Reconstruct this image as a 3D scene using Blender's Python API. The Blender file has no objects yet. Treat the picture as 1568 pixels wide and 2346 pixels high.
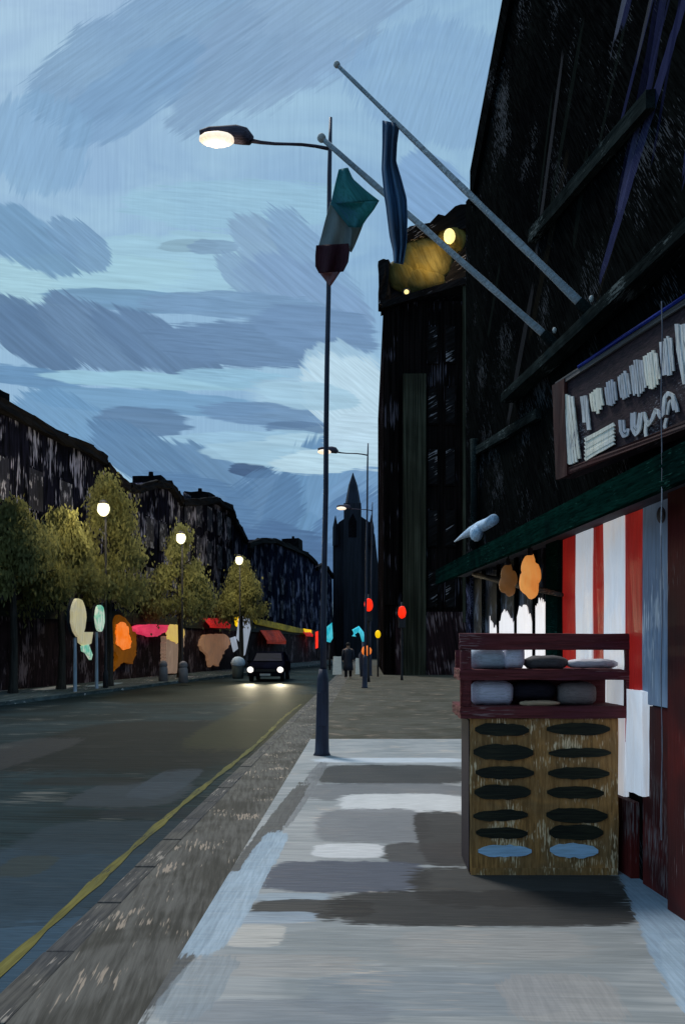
import bpy, bmesh, math, random
from mathutils import Vector, Matrix
random.seed(7)
S = bpy.context.scene
COL = S.collection
R = math.radians

def lin(r, g, b):                      # sRGB 0-255 -> linear
    f = lambda c: (c/255)/12.92 if c/255 <= 0.04045 else ((c/255+0.055)/1.055)**2.4
    return (f(r), f(g), f(b), 1.0)

# ------------------------------------------------------------------ camera
FPX, VX, VY, EYE = 2000.0, 840.0, 1480.0, 1.65     # focal length and vanishing point on a 1568 x 2346 picture
cam = bpy.data.cameras.new('camera')
co = bpy.data.objects.new('camera', cam); COL.objects.link(co)
co.location = (0, 0, EYE); co.rotation_euler = (R(90), 0, 0)
cam.sensor_width = 36; cam.lens = 36*FPX/2346
cam.shift_x = -(VX-784)/2346; cam.shift_y = (VY-1173)/2346
cam.clip_start = 0.1; cam.clip_end = 3000
S.camera = co

# ------------------------------------------------------------------ world: Nishita sky with brushed cloud banks
SKY_STR = 0.10
w = bpy.data.worlds.new('World'); S.world = w; w.use_nodes = True
nt = w.node_tree; N = nt.nodes; L = nt.links
for n in list(N): N.remove(n)
out = N.new('ShaderNodeOutputWorld'); bg = N.new('ShaderNodeBackground')
bg.inputs[1].default_value = SKY_STR; L.new(bg.outputs[0], out.inputs[0])
sky = N.new('ShaderNodeTexSky'); sky.sky_type = 'NISHITA'; sky.sun_disc = False
SUN_EL, SUN_AZ = R(56), R(-34)          # sun high behind the cloud, a little left of the street
sky.sun_elevation = SUN_EL; sky.sun_rotation = SUN_AZ
sky.air_density = 1.2; sky.dust_density = 2.5; sky.ozone_density = 2.0
tc = N.new('ShaderNodeTexCoord'); sep = N.new('ShaderNodeSeparateXYZ'); L.new(tc.outputs['Generated'], sep.inputs[0])
def wm(op, a, b=None):
    m = N.new('ShaderNodeMath'); m.operation = op
    for i, v in enumerate((a, b)):
        if v is None: continue
        if isinstance(v, (int, float)): m.inputs[i].default_value = v
        else: L.new(v, m.inputs[i])
    return m.outputs[0]
ay = wm('MAXIMUM', wm('ABSOLUTE', sep.outputs[1]), 0.12)
u = wm('DIVIDE', sep.outputs[0], ay); v = wm('DIVIDE', sep.outputs[2], ay)
cmb = N.new('ShaderNodeCombineXYZ'); L.new(u, cmb.inputs[0]); L.new(v, cmb.inputs[1]); UV = cmb.outputs[0]
def wnoise(vec, scale, detail=2.0, rough=0.5, dist=0.0):
    n = N.new('ShaderNodeTexNoise'); n.noise_dimensions = '3D'
    n.inputs['Scale'].default_value = scale; n.inputs['Detail'].default_value = detail
    n.inputs['Roughness'].default_value = rough; n.inputs['Distortion'].default_value = dist
    L.new(vec, n.inputs['Vector']); return n.outputs['Fac']
def wmap(vec, loc=(0,0,0), rot=0, sc=(1,1,1), t='POINT'):
    m = N.new('ShaderNodeMapping'); m.vector_type = t
    m.inputs['Location'].default_value = loc; m.inputs['Rotation'].default_value = (0,0,rot); m.inputs['Scale'].default_value = sc
    L.new(vec, m.inputs[0]); return m.outputs[0]
def wrange(x, a, b, c, d, smooth=False):
    m = N.new('ShaderNodeMapRange'); m.interpolation_type = 'SMOOTHSTEP' if smooth else 'LINEAR'
    for i, q in enumerate((a,b,c,d)): m.inputs[i+1].default_value = q
    L.new(x, m.inputs[0]); return m.outputs[0]
def wmix(fac, a, b, blend='MIX'):
    m = N.new('ShaderNodeMix'); m.data_type = 'RGBA'; m.blend_type = blend
    for s, q in ((0, fac), (6, a), (7, b)):
        if isinstance(q, (int, float)): m.inputs[s].default_value = q
        elif isinstance(q, tuple): m.inputs[s].default_value = q
        else: L.new(q, m.inputs[s])
    return m.outputs[2]
K = 1.0/SKY_STR
def kcol(c): l = lin(*c); return (l[0]*K*1.02, l[1]*K*1.05, l[2]*K*1.02, 1)
edge = wnoise(UV, 22, 2, 0.6)
# thin high veil of cloud over the whole sky, warmer and paler in patches
veil = wrange(wnoise(wmap(UV, rot=R(20), sc=(3,7,1)), 1.6, 3, 0.6, 0.6), 0.35, 0.68, 0, 1, True)
colr = wmix(0.80, sky.outputs[0], wmix(veil, kcol((126,168,206)), kcol((146,187,216))))
fine = wnoise(wmap(UV, rot=R(4), sc=(420,14,1)), 1.0, 2, 0.6)       # long downward bristle marks in the blue
colr = wmix(1.0, colr, wmix(fine, (0.86,0.87,0.89,1), (1.13,1.12,1.10,1)), 'MULTIPLY')
CLOUDS = [   # centre, radii on the picture, turn (deg), colour, opacity
 (330,120,300,120,25,(122,154,190),.75), (650,90,330,130,30,(130,158,192),.7), (1010,190,150,230,75,(130,164,202),.6),
 (300,215,200,80,35,(122,156,194),.75), (520,190,170,70,40,(128,158,192),.6), (90,330,120,130,70,(128,165,202),.6),
 (120,640,320,60,3,(165,202,217),.8), (430,620,330,90,0,(158,196,217),.75), (560,470,300,60,0,(150,190,214),.6),
 (60,545,140,62,-30,(112,148,184),.9), (180,560,90,48,-35,(118,152,188),.9),
 (430,562,75,16,2,(136,168,190),.8), (490,566,60,18,0,(124,154,186),.8),
 (640,600,150,62,-42,(134,164,196),.9), (720,600,170,52,-50,(128,160,196),.85), (700,690,170,90,-30,(126,156,194),.9), (560,640,90,36,-45,(128,158,192),.8),
 (330,690,250,26,-3,(112,148,184),.9), (540,700,210,34,-2,(118,150,186),.9),
 (60,760,150,62,-35,(92,120,156),.95), (210,770,150,66,-35,(102,130,165),.95), (360,790,170,58,-25,(98,126,162),.95),
 (560,790,220,54,-4,(104,133,170),.95), (730,760,150,60,-10,(112,142,180),.9),
 (70,865,130,26,-8,(100,138,178),.9), (330,872,260,20,-3,(150,190,214),.95), (560,868,160,22,-4,(142,182,210),.9),
 (800,860,110,70,-25,(160,192,218),.9), (740,920,180,62,-5,(158,190,216),.9),
 (330,920,300,30,-3,(116,156,194),.9), (150,960,130,60,-25,(108,148,188),.85), (330,966,110,36,-4,(98,128,164),.95), (620,950,170,30,-4,(108,140,178),.9), (700,985,110,20,-3,(92,120,156),.8),
 (520,1010,230,22,3,(150,186,214),.9), (720,1035,170,44,0,(166,198,220),.95), (850,1000,60,110,85,(164,194,218),.9), (640,1052,120,26,-4,(150,186,212),.9),
 (330,1050,150,60,-28,(96,130,168),.95), (480,1075,120,46,-28,(98,132,170),.9), (575,1078,52,17,-8,(70,94,130),.95),
 (690,1160,190,80,65,(100,138,178),.95), (600,1180,120,90,50,(90,124,164),.9), (760,1120,80,60,60,(112,150,190),.9), (450,1160,150,70,-20,(92,126,166),.9),
 (830,1100,120,40,38,(112,148,188),.9), (800,1240,150,90,50,(92,126,168),.95), (680,1290,170,80,-20,(80,110,150),.9),
 (800,905,120,95,-25,(184,210,229),.95), (700,905,130,34,-6,(160,194,218),.85), (830,1010,90,66,-10,(182,208,228),.95), (600,1040,150,26,-4,(158,192,216),.85), (742,1056,120,30,4,(180,208,226),.95),
 (985,430,95,75,-35,(124,158,200),.85), (1000,620,90,110,40,(126,158,196),.8),
]
FAM = {}
for fa in (-40, -5, 35, 72):                      # brush directions, two bristle widths each
    for fw in (0, 1):
        FAM[fa, fw] = wnoise(wmap(wmap(UV, rot=R(-fa)), (fa*.37, fw*3.1, fw), sc=((20, 330, 1), (11, 170, 1))[fw]), 1.0, 2.0, 0.62, 0.25)
for i, (cx, cy, rx, ry, ang, c, op) in enumerate(CLOUDS):
    ch_ = N.new('ShaderNodeVectorMath'); ch_.operation = 'MULTIPLY_ADD'       # chains the banks one after another (shader stack is small)
    L.new(colr, ch_.inputs[0]); ch_.inputs[1].default_value = (1e-9, 1e-9, 1e-9); L.new(UV, ch_.inputs[2])
    q = wmap(ch_.outputs[0], ((cx-VX)/FPX, (VY-cy)/FPX, 0), R(ang), (rx/FPX, ry/FPX, 1), 'TEXTURE')
    br = FAM[min((-40,-5,35,72), key=lambda f: abs(f-ang)), i % 2]
    ln = N.new('ShaderNodeVectorMath'); ln.operation = 'LENGTH'; L.new(q, ln.inputs[0])
    dsum = wm('MULTIPLY_ADD', br, 0.62); L.new(wm('MULTIPLY_ADD', edge, 0.5), dsum.node.inputs[2])
    dsum.node.inputs[2].links[0].from_node.inputs[2].default_value = -0.56
    dsum = wm('ADD', ln.outputs['Value'], dsum)
    mask = wrange(dsum, 1.04, 0.88, 0, op, True)
    l = kcol(c); dk = tuple(x*0.88 for x in l[:3])+(1,); lt = tuple(x*1.13 for x in l[:3])+(1,)
    colr = wmix(mask, colr, wmix(wrange(br, 0.3, 0.7, 0, 1), dk, lt))
L.new(colr, bg.inputs[0])

# ------------------------------------------------------------------ sun through cloud, exposure
sd = bpy.data.lights.new('sun', 'SUN'); sd.energy = 2.4; sd.angle = R(11); sd.color = (1.0, 0.98, 0.95)
so = bpy.data.objects.new('sun', sd); COL.objects.link(so)
sun_from = Vector((math.sin(SUN_AZ)*math.cos(SUN_EL), math.cos(SUN_AZ)*math.cos(SUN_EL), math.sin(SUN_EL)))
so.rotation_euler = sun_from.to_track_quat('Z', 'Y').to_euler(); so.location = (0, 20, 60)
S.view_settings.view_transform = 'Standard'; S.view_settings.look = 'None'
S.view_settings.exposure = 0.0; S.view_settings.gamma = 1.0; S.view_settings.use_curve_mapping = False

# ------------------------------------------------------------------ materials
def paint(name, c1, c2=None, streak=None, sc=60.0, stretch=0.05, rot=(0,0,0), var=0.25, fleck=None, fl=0.0, flsc=1.0, big=0.8,
          rough=0.75, bump=0.25, spec=0.25, lum=None, metal=0.0, transl=0.0):
    """brushed paint or stone: two tones in patches, bristle streaks along one axis, dry-brush flecks"""
    m = bpy.data.materials.new(name); m.use_nodes = True
    t = m.node_tree; n = t.nodes; k = t.links
    b = n['Principled BSDF']
    b.inputs['Roughness'].default_value = rough; b.inputs['Specular IOR Level'].default_value = spec; b.inputs['Metallic'].default_value = metal
    c2 = c2 or c1
    tcn = n.new('ShaderNodeTexCoord')
    rotm = n.new('ShaderNodeMapping'); rotm.inputs['Rotation'].default_value = tuple(R(a) for a in rot); k.new(tcn.outputs['Object'], rotm.inputs[0])
    scm = n.new('ShaderNodeMapping'); s = [sc, sc, sc]
    if streak is not None: s['xyz'.index(streak)] = sc*stretch
    scm.inputs['Scale'].default_value = s; k.new(rotm.outputs[0], scm.inputs[0])
    def noise(vec, scale, det=3, ro=0.6, di=0.0):
        q = n.new('ShaderNodeTexNoise'); q.inputs['Scale'].default_value = scale; q.inputs['Detail'].default_value = det
        q.inputs['Roughness'].default_value = ro; q.inputs['Distortion'].default_value = di; k.new(vec, q.inputs['Vector']); return q.outputs['Fac']
    def mr(x, a, bb, c, d):
        q = n.new('ShaderNodeMapRange'); q.interpolation_type = 'SMOOTHSTEP'
        for i, vv in enumerate((a, bb, c, d)): q.inputs[i+1].default_value = vv
        k.new(x, q.inputs[0]); return q.outputs[0]
    def mix(f, a, bb, bt='MIX'):
        q = n.new('ShaderNodeMix'); q.data_type = 'RGBA'; q.blend_type = bt
        for si, vv in ((0, f), (6, a), (7, bb)):
            if isinstance(vv, (int, float)): q.inputs[si].default_value = vv
            elif isinstance(vv, tuple): q.inputs[si].default_value = vv
            else: k.new(vv, q.inputs[si])
        return q.outputs[2]
    bris = noise(scm.outputs[0], 1.0, 3, 0.65, 0.3)
    patch = noise(rotm.outputs[0], big, 3, 0.6, 0.8)
    mixf = n.new('ShaderNodeMath'); mixf.operation = 'MULTIPLY_ADD'; k.new(bris, mixf.inputs[0]); mixf.inputs[1].default_value = 0.5
    sub = n.new('ShaderNodeMath'); sub.operation = 'SUBTRACT'; k.new(patch, sub.inputs[0]); sub.inputs[1].default_value = 0.25; k.new(sub.outputs[0], mixf.inputs[2])
    c = mix(mr(mixf.outputs[0], 0.36, 0.64, 0, 1), tuple(c1), tuple(c2))
    lo, hi = 1-var, 1+var
    c = mix(1.0, c, mix(mr(bris, 0.3, 0.7, 0, 1), (lo, lo, lo, 1), (hi, hi, hi, 1)), 'MULTIPLY')
    if fleck is not None and fl > 0:
        s2 = n.new('ShaderNodeMapping'); s2.inputs['Scale'].default_value = (1.7*flsc, 1.7*flsc, 1.7*flsc); k.new(scm.outputs[0], s2.inputs[0])
        f1 = noise(s2.outputs[0], 1.0, 2, 0.7)
        zone = noise(rotm.outputs[0], big*1.7+0.3, 2, 0.5)
        mu = n.new('ShaderNodeMath'); mu.operation = 'MULTIPLY'; k.new(f1, mu.inputs[0]); k.new(zone, mu.inputs[1])
        th = 0.37 - 0.12*fl
        c = mix(mr(mu.outputs[0], th, th+0.06, 0, 0.9), c, tuple(fleck))
    k.new(c, b.inputs['Base Color'])
    if lum:
        k.new(c, b.inputs['Emission Color']); b.inputs['Emission Strength'].default_value = lum
    if bump:
        bp = n.new('ShaderNodeBump'); bp.inputs['Strength'].default_value = bump; bp.inputs['Distance'].default_value = 0.5/sc
        k.new(bris, bp.inputs['Height']); k.new(bp.outputs[0], b.inputs['Normal'])
    if transl:                                   # thin cloth and leaves let light through
        tr = n.new('ShaderNodeBsdfTranslucent'); k.new(c, tr.inputs[0]); ms = n.new('ShaderNodeMixShader'); ms.inputs[0].default_value = transl
        k.new(b.outputs[0], ms.inputs[1]); k.new(tr.outputs[0], ms.inputs[2]); k.new(ms.outputs[0], n['Material Output'].inputs[0])
    return m
def C(r, g, b): return (r, g, b, 1.0)
PALE = C(.38,.34,.33); BLUEGREY = C(.22,.23,.34)
M = {}
M['black_wall']  = paint('black_wall', C(.0030,.0033,.0036), C(.0052,.006,.0058), 'z', 48, .045, (38,0,0), .5, C(.07,.075,.085), .30, 1.0, 0.5, .9, .4, .0)
M['cobalt']      = paint('cobalt', C(.012,.03,.22), C(.006,.012,.08), 'y', 60, .05, var=.5, spec=.05)
M['navy_wall']   = paint('navy_wall', C(.004,.0045,.007), C(.007,.008,.020), 'z', 48, .05, (38,0,0), .5, C(.15,.17,.30), .5, 1.0, 0.6, .9, .4, .0)
M['ledge']       = paint('ledge', C(.020,.027,.027), C(.009,.012,.012), 'y', 50, .05, (0,0,0), .5, C(.09,.11,.11), .25, 1, 1, .9, .5, .0)
M['green_board'] = paint('green_board', C(.003,.021,.016), C(.002,.010,.009), 'y', 60, .04, (0,0,0), .5, C(.02,.07,.055), .2, 1, 1, .8, .4, .0)
M['soffit']      = paint('soffit', C(.05,.05,.07), C(.02,.02,.03), 'y', 50, .05, var=.4)
M['maroon_sign'] = paint('maroon_sign', C(.022,.011,.018), C(.036,.016,.02), 'y', 60, .05, var=.4, fleck=C(.2,.18,.2), fl=.1, bump=.4)
M['brick_red']   = paint('brick_red', C(.065,.014,.011), C(.03,.012,.012), 'z', 70, .05, var=.4)
M['letter']      = paint('letter', C(.93,.87,.72), C(.70,.70,.68), 'z', 90, .05, var=.25, fleck=C(.12,.12,.2), fl=.3, bump=.8)
M['letter_dim']  = paint('letter_dim', C(.62,.62,.62), C(.36,.38,.46), 'z', 90, .05, var=.45, fleck=C(.9,.86,.76), fl=.4, bump=.8)
M['red_stripe']  = paint('red_stripe', C(.52,.022,.016), C(.34,.016,.014), 'z', 80, .05, var=.25, bump=.5, rough=.45, lum=.30)  # added glow brightens the stripe, which is no lamp
M['white_stripe']= paint('white_stripe', C(.92,.88,.86), C(.74,.82,.92), 'z', 60, .05, var=.10, bump=.5, rough=.5, lum=.40)  # glow added so the white outshines the daylight on it
M['blue_panel']  = paint('blue_panel', C(.30,.40,.54), C(.18,.25,.37), 'z', 50, .05, var=.3, fleck=C(.7,.76,.82), fl=.36, bump=.5, lum=.08)  # faint self-glow added to lift the panel
M['dark_red']    = paint('dark_red', C(.14,.012,.009), C(.045,.008,.008), 'z', 60, .05, var=.4, fleck=C(.25,.2,.2), fl=.1)
M['shop_dark']   = paint('shop_dark', C(.010,.010,.010), C(.016,.016,.026), 'z', 60, .06, var=.5, fleck=C(.30,.31,.38), fl=.55, big=1.6)
M['frosted']     = paint('frosted', C(.95,.88,.85), C(.88,.84,.84), 'z', 60, .06, var=.12, lum=.75)  # glow added to make the panes read as lit
M['kiosk_maroon']= paint('kiosk_maroon', C(.135,.026,.028), C(.08,.017,.026), 'x', 70, .05, var=.4, fleck=C(.3,.18,.18), fl=.15, bump=.6)
M['kiosk_wood']  = paint('kiosk_wood', C(.44,.21,.066), C(.28,.15,.058), 'z', 55, .10, var=.4, fleck=C(1,.74,.46), fl=.58, big=3.0, bump=.6)
M['kiosk_side']  = paint('kiosk_side', C(.022,.014,.022), C(.014,.010,.018), 'z', 80, .05, var=.4)
M['slot']        = paint('slot', C(.012,.013,.007), C(.020,.020,.010), 'x', 90, .05, var=.5, bump=.7, rough=.5)
M['slot_blue']   = paint('slot_blue', C(.50,.72,.92), C(.42,.62,.84), 'x', 90, .05, var=.2, bump=.7)
for nm, a, bcol in (('goods_grey', (.52,.59,.68), (.36,.41,.48)), ('goods_lavender', (.72,.70,.82), (.46,.43,.54)), ('goods_dark', (.10,.095,.095), (.07,.065,.07)),
                  ('goods_navy', (.012,.010,.02), (.02,.014,.02)), ('goods_brown', (.26,.21,.20), (.15,.12,.12)), ('goods_tan', (.6,.4,.25), (.45,.3,.2)), ('goods_silver', (.68,.66,.70), (.42,.40,.43))):
    M[nm] = paint(nm, C(*a), C(*bcol), 'x', 110, .07, (0,0,0), .3, bump=.8)
M['pole_paint']  = paint('pole_paint', C(.038,.044,.075), C(.026,.028,.048), 'z', 70, .05, var=.35, bump=.4, rough=.5)
M['pole_far']    = paint('pole_far', C(.045,.055,.085), C(.035,.042,.07), 'z', 30, .05, var=.3)
M['lamp_shell']  = paint('lamp_shell', C(.045,.028,.034), C(.06,.05,.075), 'x', 60, .05, var=.4)
M['flag_pole']   = paint('flag_pole', C(.50,.57,.63), C(.26,.33,.39), 'x', 60, .06, (0,42,0), .4, C(.95,.95,.95), .35, bump=.5)
M['flag_pole_tip'] = paint('flag_pole_tip', C(.6,.6,.57), C(.5,.52,.52), 'x', 70, .05, (0,42,0), .2)
M['flag_blue']   = paint('flag_blue', C(.17,.36,.60), C(.09,.13,.20), 'z', 40, .05, (0,3,0), .5, C(.3,.44,.58), .35, bump=.6, transl=.5)
M['flag_green']  = paint('flag_green', C(.07,.32,.33), C(.05,.16,.25), 'z', 60, .06, (0,35,0), .3, bump=.6, transl=.4)
M['flag_white']  = paint('flag_white', C(.29,.345,.35), C(.21,.25,.26), 'z', 60, .05, var=.2, transl=.4)
M['flag_red']    = paint('flag_red', C(.085,.022,.034), C(.06,.02,.03), 'z', 60, .05, var=.3, transl=.4)
M['flag_tip']    = paint('flag_tip', C(.32,.18,.19), C(.28,.16,.17), 'z', 60, .05, var=.15, transl=.4)
M['tower_wall']  = paint('tower_wall', C(.005,.004,.004), C(.008,.006,.006), 'z', 7, .03, var=.5, fleck=C(.08,.07,.09), fl=.25, big=.12, spec=.0)
M['tower_pier']  = paint('tower_pier', C(.022,.022,.015), C(.04,.042,.03), 'z', 9, .02, var=.5, big=.15, spec=.04)
M['attic']       = paint('attic', C(.16,.115,.028), C(.09,.075,.03), 'z', 3.5, .1, (0,25,0), .4, big=.35, spec=.05)  # ochre puts the floodlit glow into the bays' own colour
M['tower_roof']  = paint('tower_roof', C(.006,.005,.005), C(.010,.009,.010), 'x', 8, .06, (0,30,0), .5, fleck=C(.3,.27,.29), fl=.24, big=.3, spec=.03)
M['church']      = paint('church', C(.010,.012,.020), C(.014,.016,.026), 'z', 5, .05, var=.4, big=.1)
M['spire']       = paint('spire', C(.018,.026,.045), C(.012,.015,.026), 'z', 5, .05, var=.4, big=.1)
M['terrace']     = paint('terrace', C(.0045,.0045,.007), C(.007,.007,.014), 'z', 5.5, .045, (0,6,0), .5, C(.27,.26,.36), .74, 1.0, .22, .9, .3, .0)
M['terrace_far'] = paint('terrace_far', C(.006,.008,.016), C(.010,.013,.028), 'z', 4, .045, (0,6,0), .5, C(.25,.25,.36), .62, 1.0, .2, .9, .3, .0)
M['roof_slate']  = paint('roof_slate', C(.004,.0035,.0045), C(.007,.0065,.008), 'y', 6, .06, var=.4, big=.3, spec=.03)
M['window_pane'] = paint('window_pane', C(.02,.02,.034), C(.010,.010,.018), 'z', 9, .06, (0,8,0), .6, fleck=C(.33,.31,.38), fl=.62, big=.8, rough=.7, spec=.05)  # lavender flecks put reflected sky into the pane colour
M['shopfront']   = paint('shopfront', C(.014,.007,.008), C(.022,.011,.013), 'z', 7, .05, (0,8,0), .5, C(.20,.14,.15), .55, 1, .3, spec=.05)
M['fascia_dark'] = paint('fascia_dark', C(.012,.015,.011), C(.018,.02,.014), 'y', 8, .05, var=.5)
M['awning_dark'] = paint('awning_dark', C(.030,.017,.020), C(.02,.013,.015), 'y', 8, .08, var=.5)
M['asphalt']     = paint('asphalt', C(.0075,.0155,.017), C(.013,.026,.030), 'x', 12, .06, (0,0,6), .32, C(.10,.10,.09), .24, 1.5, .33, .7, .3, .02)
M['strip']       = paint('strip', C(.060,.056,.048), C(.102,.096,.086), 'y', 26, .07, (0,0,-7), .2, C(.34,.27,.21), .30, 1, .9, .7, .3, .05)
M['kerb']        = paint('kerb', C(.04,.041,.045), C(.075,.07,.062), 'y', 40, .06, var=.3, fleck=C(.30,.26,.22), fl=.3, rough=.7, bump=.4, spec=.1)
M['yellow']      = paint('yellow', C(.15,.132,.036), C(.085,.083,.032), 'y', 50, .05, var=.3, fleck=C(.03,.035,.035), fl=.42, bump=.4, spec=.05)
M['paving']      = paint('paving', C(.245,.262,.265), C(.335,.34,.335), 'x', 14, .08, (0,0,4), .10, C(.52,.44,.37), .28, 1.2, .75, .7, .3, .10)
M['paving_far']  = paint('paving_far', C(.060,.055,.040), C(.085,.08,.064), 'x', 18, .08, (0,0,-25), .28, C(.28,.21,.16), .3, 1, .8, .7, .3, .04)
M['band_cream']  = paint('band_cream', C(.72,.67,.60), C(.62,.58,.53), 'x', 45, .05, var=.15, bump=.5)
M['far_pavement']= paint('far_pavement', C(.055,.07,.068), C(.095,.112,.11), 'y', 8, .05, (0,0,-7), .3, C(.7,.62,.58), .22, 1, .2, spec=.1)
M['earth']       = paint('earth', C(.02,.022,.021), C(.03,.032,.03), None, 1, 1, var=.2, big=.05, spec=.05)
M['leaf']        = paint('leaf', C(.24,.222,.082), C(.165,.16,.068), 'z', 3, .2, var=.25, big=.6, bump=0, rough=.8, spec=.0, transl=.5)
M['leaf_dry']    = paint('leaf_dry', C(.28,.265,.10), C(.19,.188,.082), 'z', 3, .2, var=.25, big=.6, bump=0, rough=.8, spec=.0, transl=.5)
M['bark']        = paint('bark', C(.02,.016,.012), C(.03,.024,.02), 'z', 12, .1, var=.4)
M['car_paint']   = paint('car_paint', C(.0028,.0028,.005), C(.004,.0045,.010), 'x', 14, .1, var=.2, bump=.05, rough=.7, spec=.0)
M['car_glass']   = paint('car_glass', C(.006,.007,.013), C(.010,.010,.022), 'x', 6, .1, var=.2, bump=0, rough=.6, spec=.03)
M['rubber']      = paint('rubber', C(.008,.008,.009), C(.012,.012,.012), None, 30, 1, var=.2)
M['rim']         = paint('rim', C(.1,.1,.11), C(.07,.07,.08), None, 20, 1, var=.2, rough=.35)
M['plate']       = paint('plate', C(.35,.35,.34), C(.3,.3,.3), None, 20, 1, var=.1)
M['coat']        = paint('coat', C(.016,.018,.030), C(.011,.012,.02), 'z', 12, .1, var=.4)
M['trousers']    = paint('trousers', C(.012,.012,.02), C(.018,.016,.024), 'z', 12, .1, var=.4)
M['skin']        = paint('skin', C(.30,.18,.13), C(.26,.15,.11), None, 20, 1, var=.1)
M['hair']        = paint('hair', C(.015,.012,.012), C(.02,.016,.014), None, 20, 1, var=.2)
M['dark_metal']  = paint('dark_metal', C(.016,.016,.020), C(.028,.026,.03), 'z', 30, .1, var=.3)
M['rust_bar']    = paint('rust_bar', C(.07,.045,.03), C(.03,.022,.02), 'y', 70, .05, var=.4, fleck=C(.3,.2,.12), fl=.25)
M['flood_blue']  = paint('flood_blue', C(.42,.58,.78), C(.52,.68,.84), 'y', 60, .08, (30,0,0), .3, bump=.9)
M['cable']       = paint('cable', C(.30,.31,.36), C(.10,.10,.14), 'z', 50, .3, var=.5)
M['tan_stone']   = paint('tan_stone', C(.33,.215,.155), C(.26,.17,.12), 'z', 10, .05, var=.25, fleck=C(.5,.36,.26), fl=.2, lum=.45)  # pillar stone given an added glow to brighten it
M['pale_bin']    = paint('pale_bin', C(.42,.47,.54), C(.25,.28,.32), 'z', 14, .1, var=.3)
M['bin_body']    = paint('bin_body', C(.045,.055,.052), C(.03,.035,.035), 'z', 14, .1, var=.3)
M['pale_banner'] = paint('pale_banner', C(.50,.56,.66), C(.42,.47,.56), 'z', 12, .06, var=.2, lum=.5)  # banner and board cloth brightened by an added glow
M['pink_cloth']  = paint('pink_cloth', C(.74,.045,.115), C(.60,.03,.09), 'y', 10, .08, var=.2, lum=.75)  # glow added to brighten the pink sign
M['red_cloth']   = paint('red_cloth', C(.62,.02,.016), C(.40,.014,.012), 'y', 10, .08, var=.3, lum=.5)  # awning cloth with an added glow, not a light source
M['rust_cloth']  = paint('rust_cloth', C(.40,.04,.014), C(.20,.02,.01), 'y', 10, .08, var=.4, lum=.3)  # rust awning lifted by the same kind of added glow
M['olive_board'] = paint('olive_board', C(.20,.17,.015), C(.09,.08,.012), 'y', 8, .06, var=.4, lum=.4)  # fascia board colour with self-glow added
def glow(name, rgb, rgb2, strength, sc=14):      # things that give off light
    return paint(name, lin(*rgb), lin(*rgb2), 'z', sc, .1, var=.12, bump=0.3, lum=strength, big=1.5, rough=.6)
M['glow_cream']  = glow('glow_cream', (252,232,208), (250,222,190), 1.0, 30)
M['glow_lamp']   = glow('glow_lamp', (250,240,190), (252,246,214), 1.1)
M['glow_disc']   = glow('glow_disc', (206,190,142), (196,184,152), .55)
M['glow_mint']   = glow('glow_mint', (110,190,160), (214,224,200), .6, 10)
M['glow_orange'] = glow('glow_orange', (238,112,20), (240,130,62), .75)
M['glow_amber']  = glow('glow_amber', (120,68,4), (104,58,4), .55)
M['glow_yellow'] = glow('glow_yellow', (226,190,96), (214,180,104), .6)
M['glow_sun']    = glow('glow_sun', (250,205,10), (240,190,8), .8)
M['glow_red']    = glow('glow_red', (252,48,16), (238,34,10), 1.0)
M['glow_cyan']   = glow('glow_cyan', (30,172,196), (80,196,214), .7)
M['glow_tan']    = glow('glow_tan', (156,114,84), (140,104,80), .45)
M['glow_head']   = glow('glow_head', (255,244,232), (250,236,226), 1.3)
M['glow_lantern']= glow('glow_lantern', (226,150,76), (196,118,52), .7, 40)
M['glow_lantern_dim'] = glow('glow_lantern_dim', (112,74,38), (92,62,34), .45, 40)
M['glow_flood']  = glow('glow_flood', (252,226,150), (248,214,130), 1.2, 6)

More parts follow.
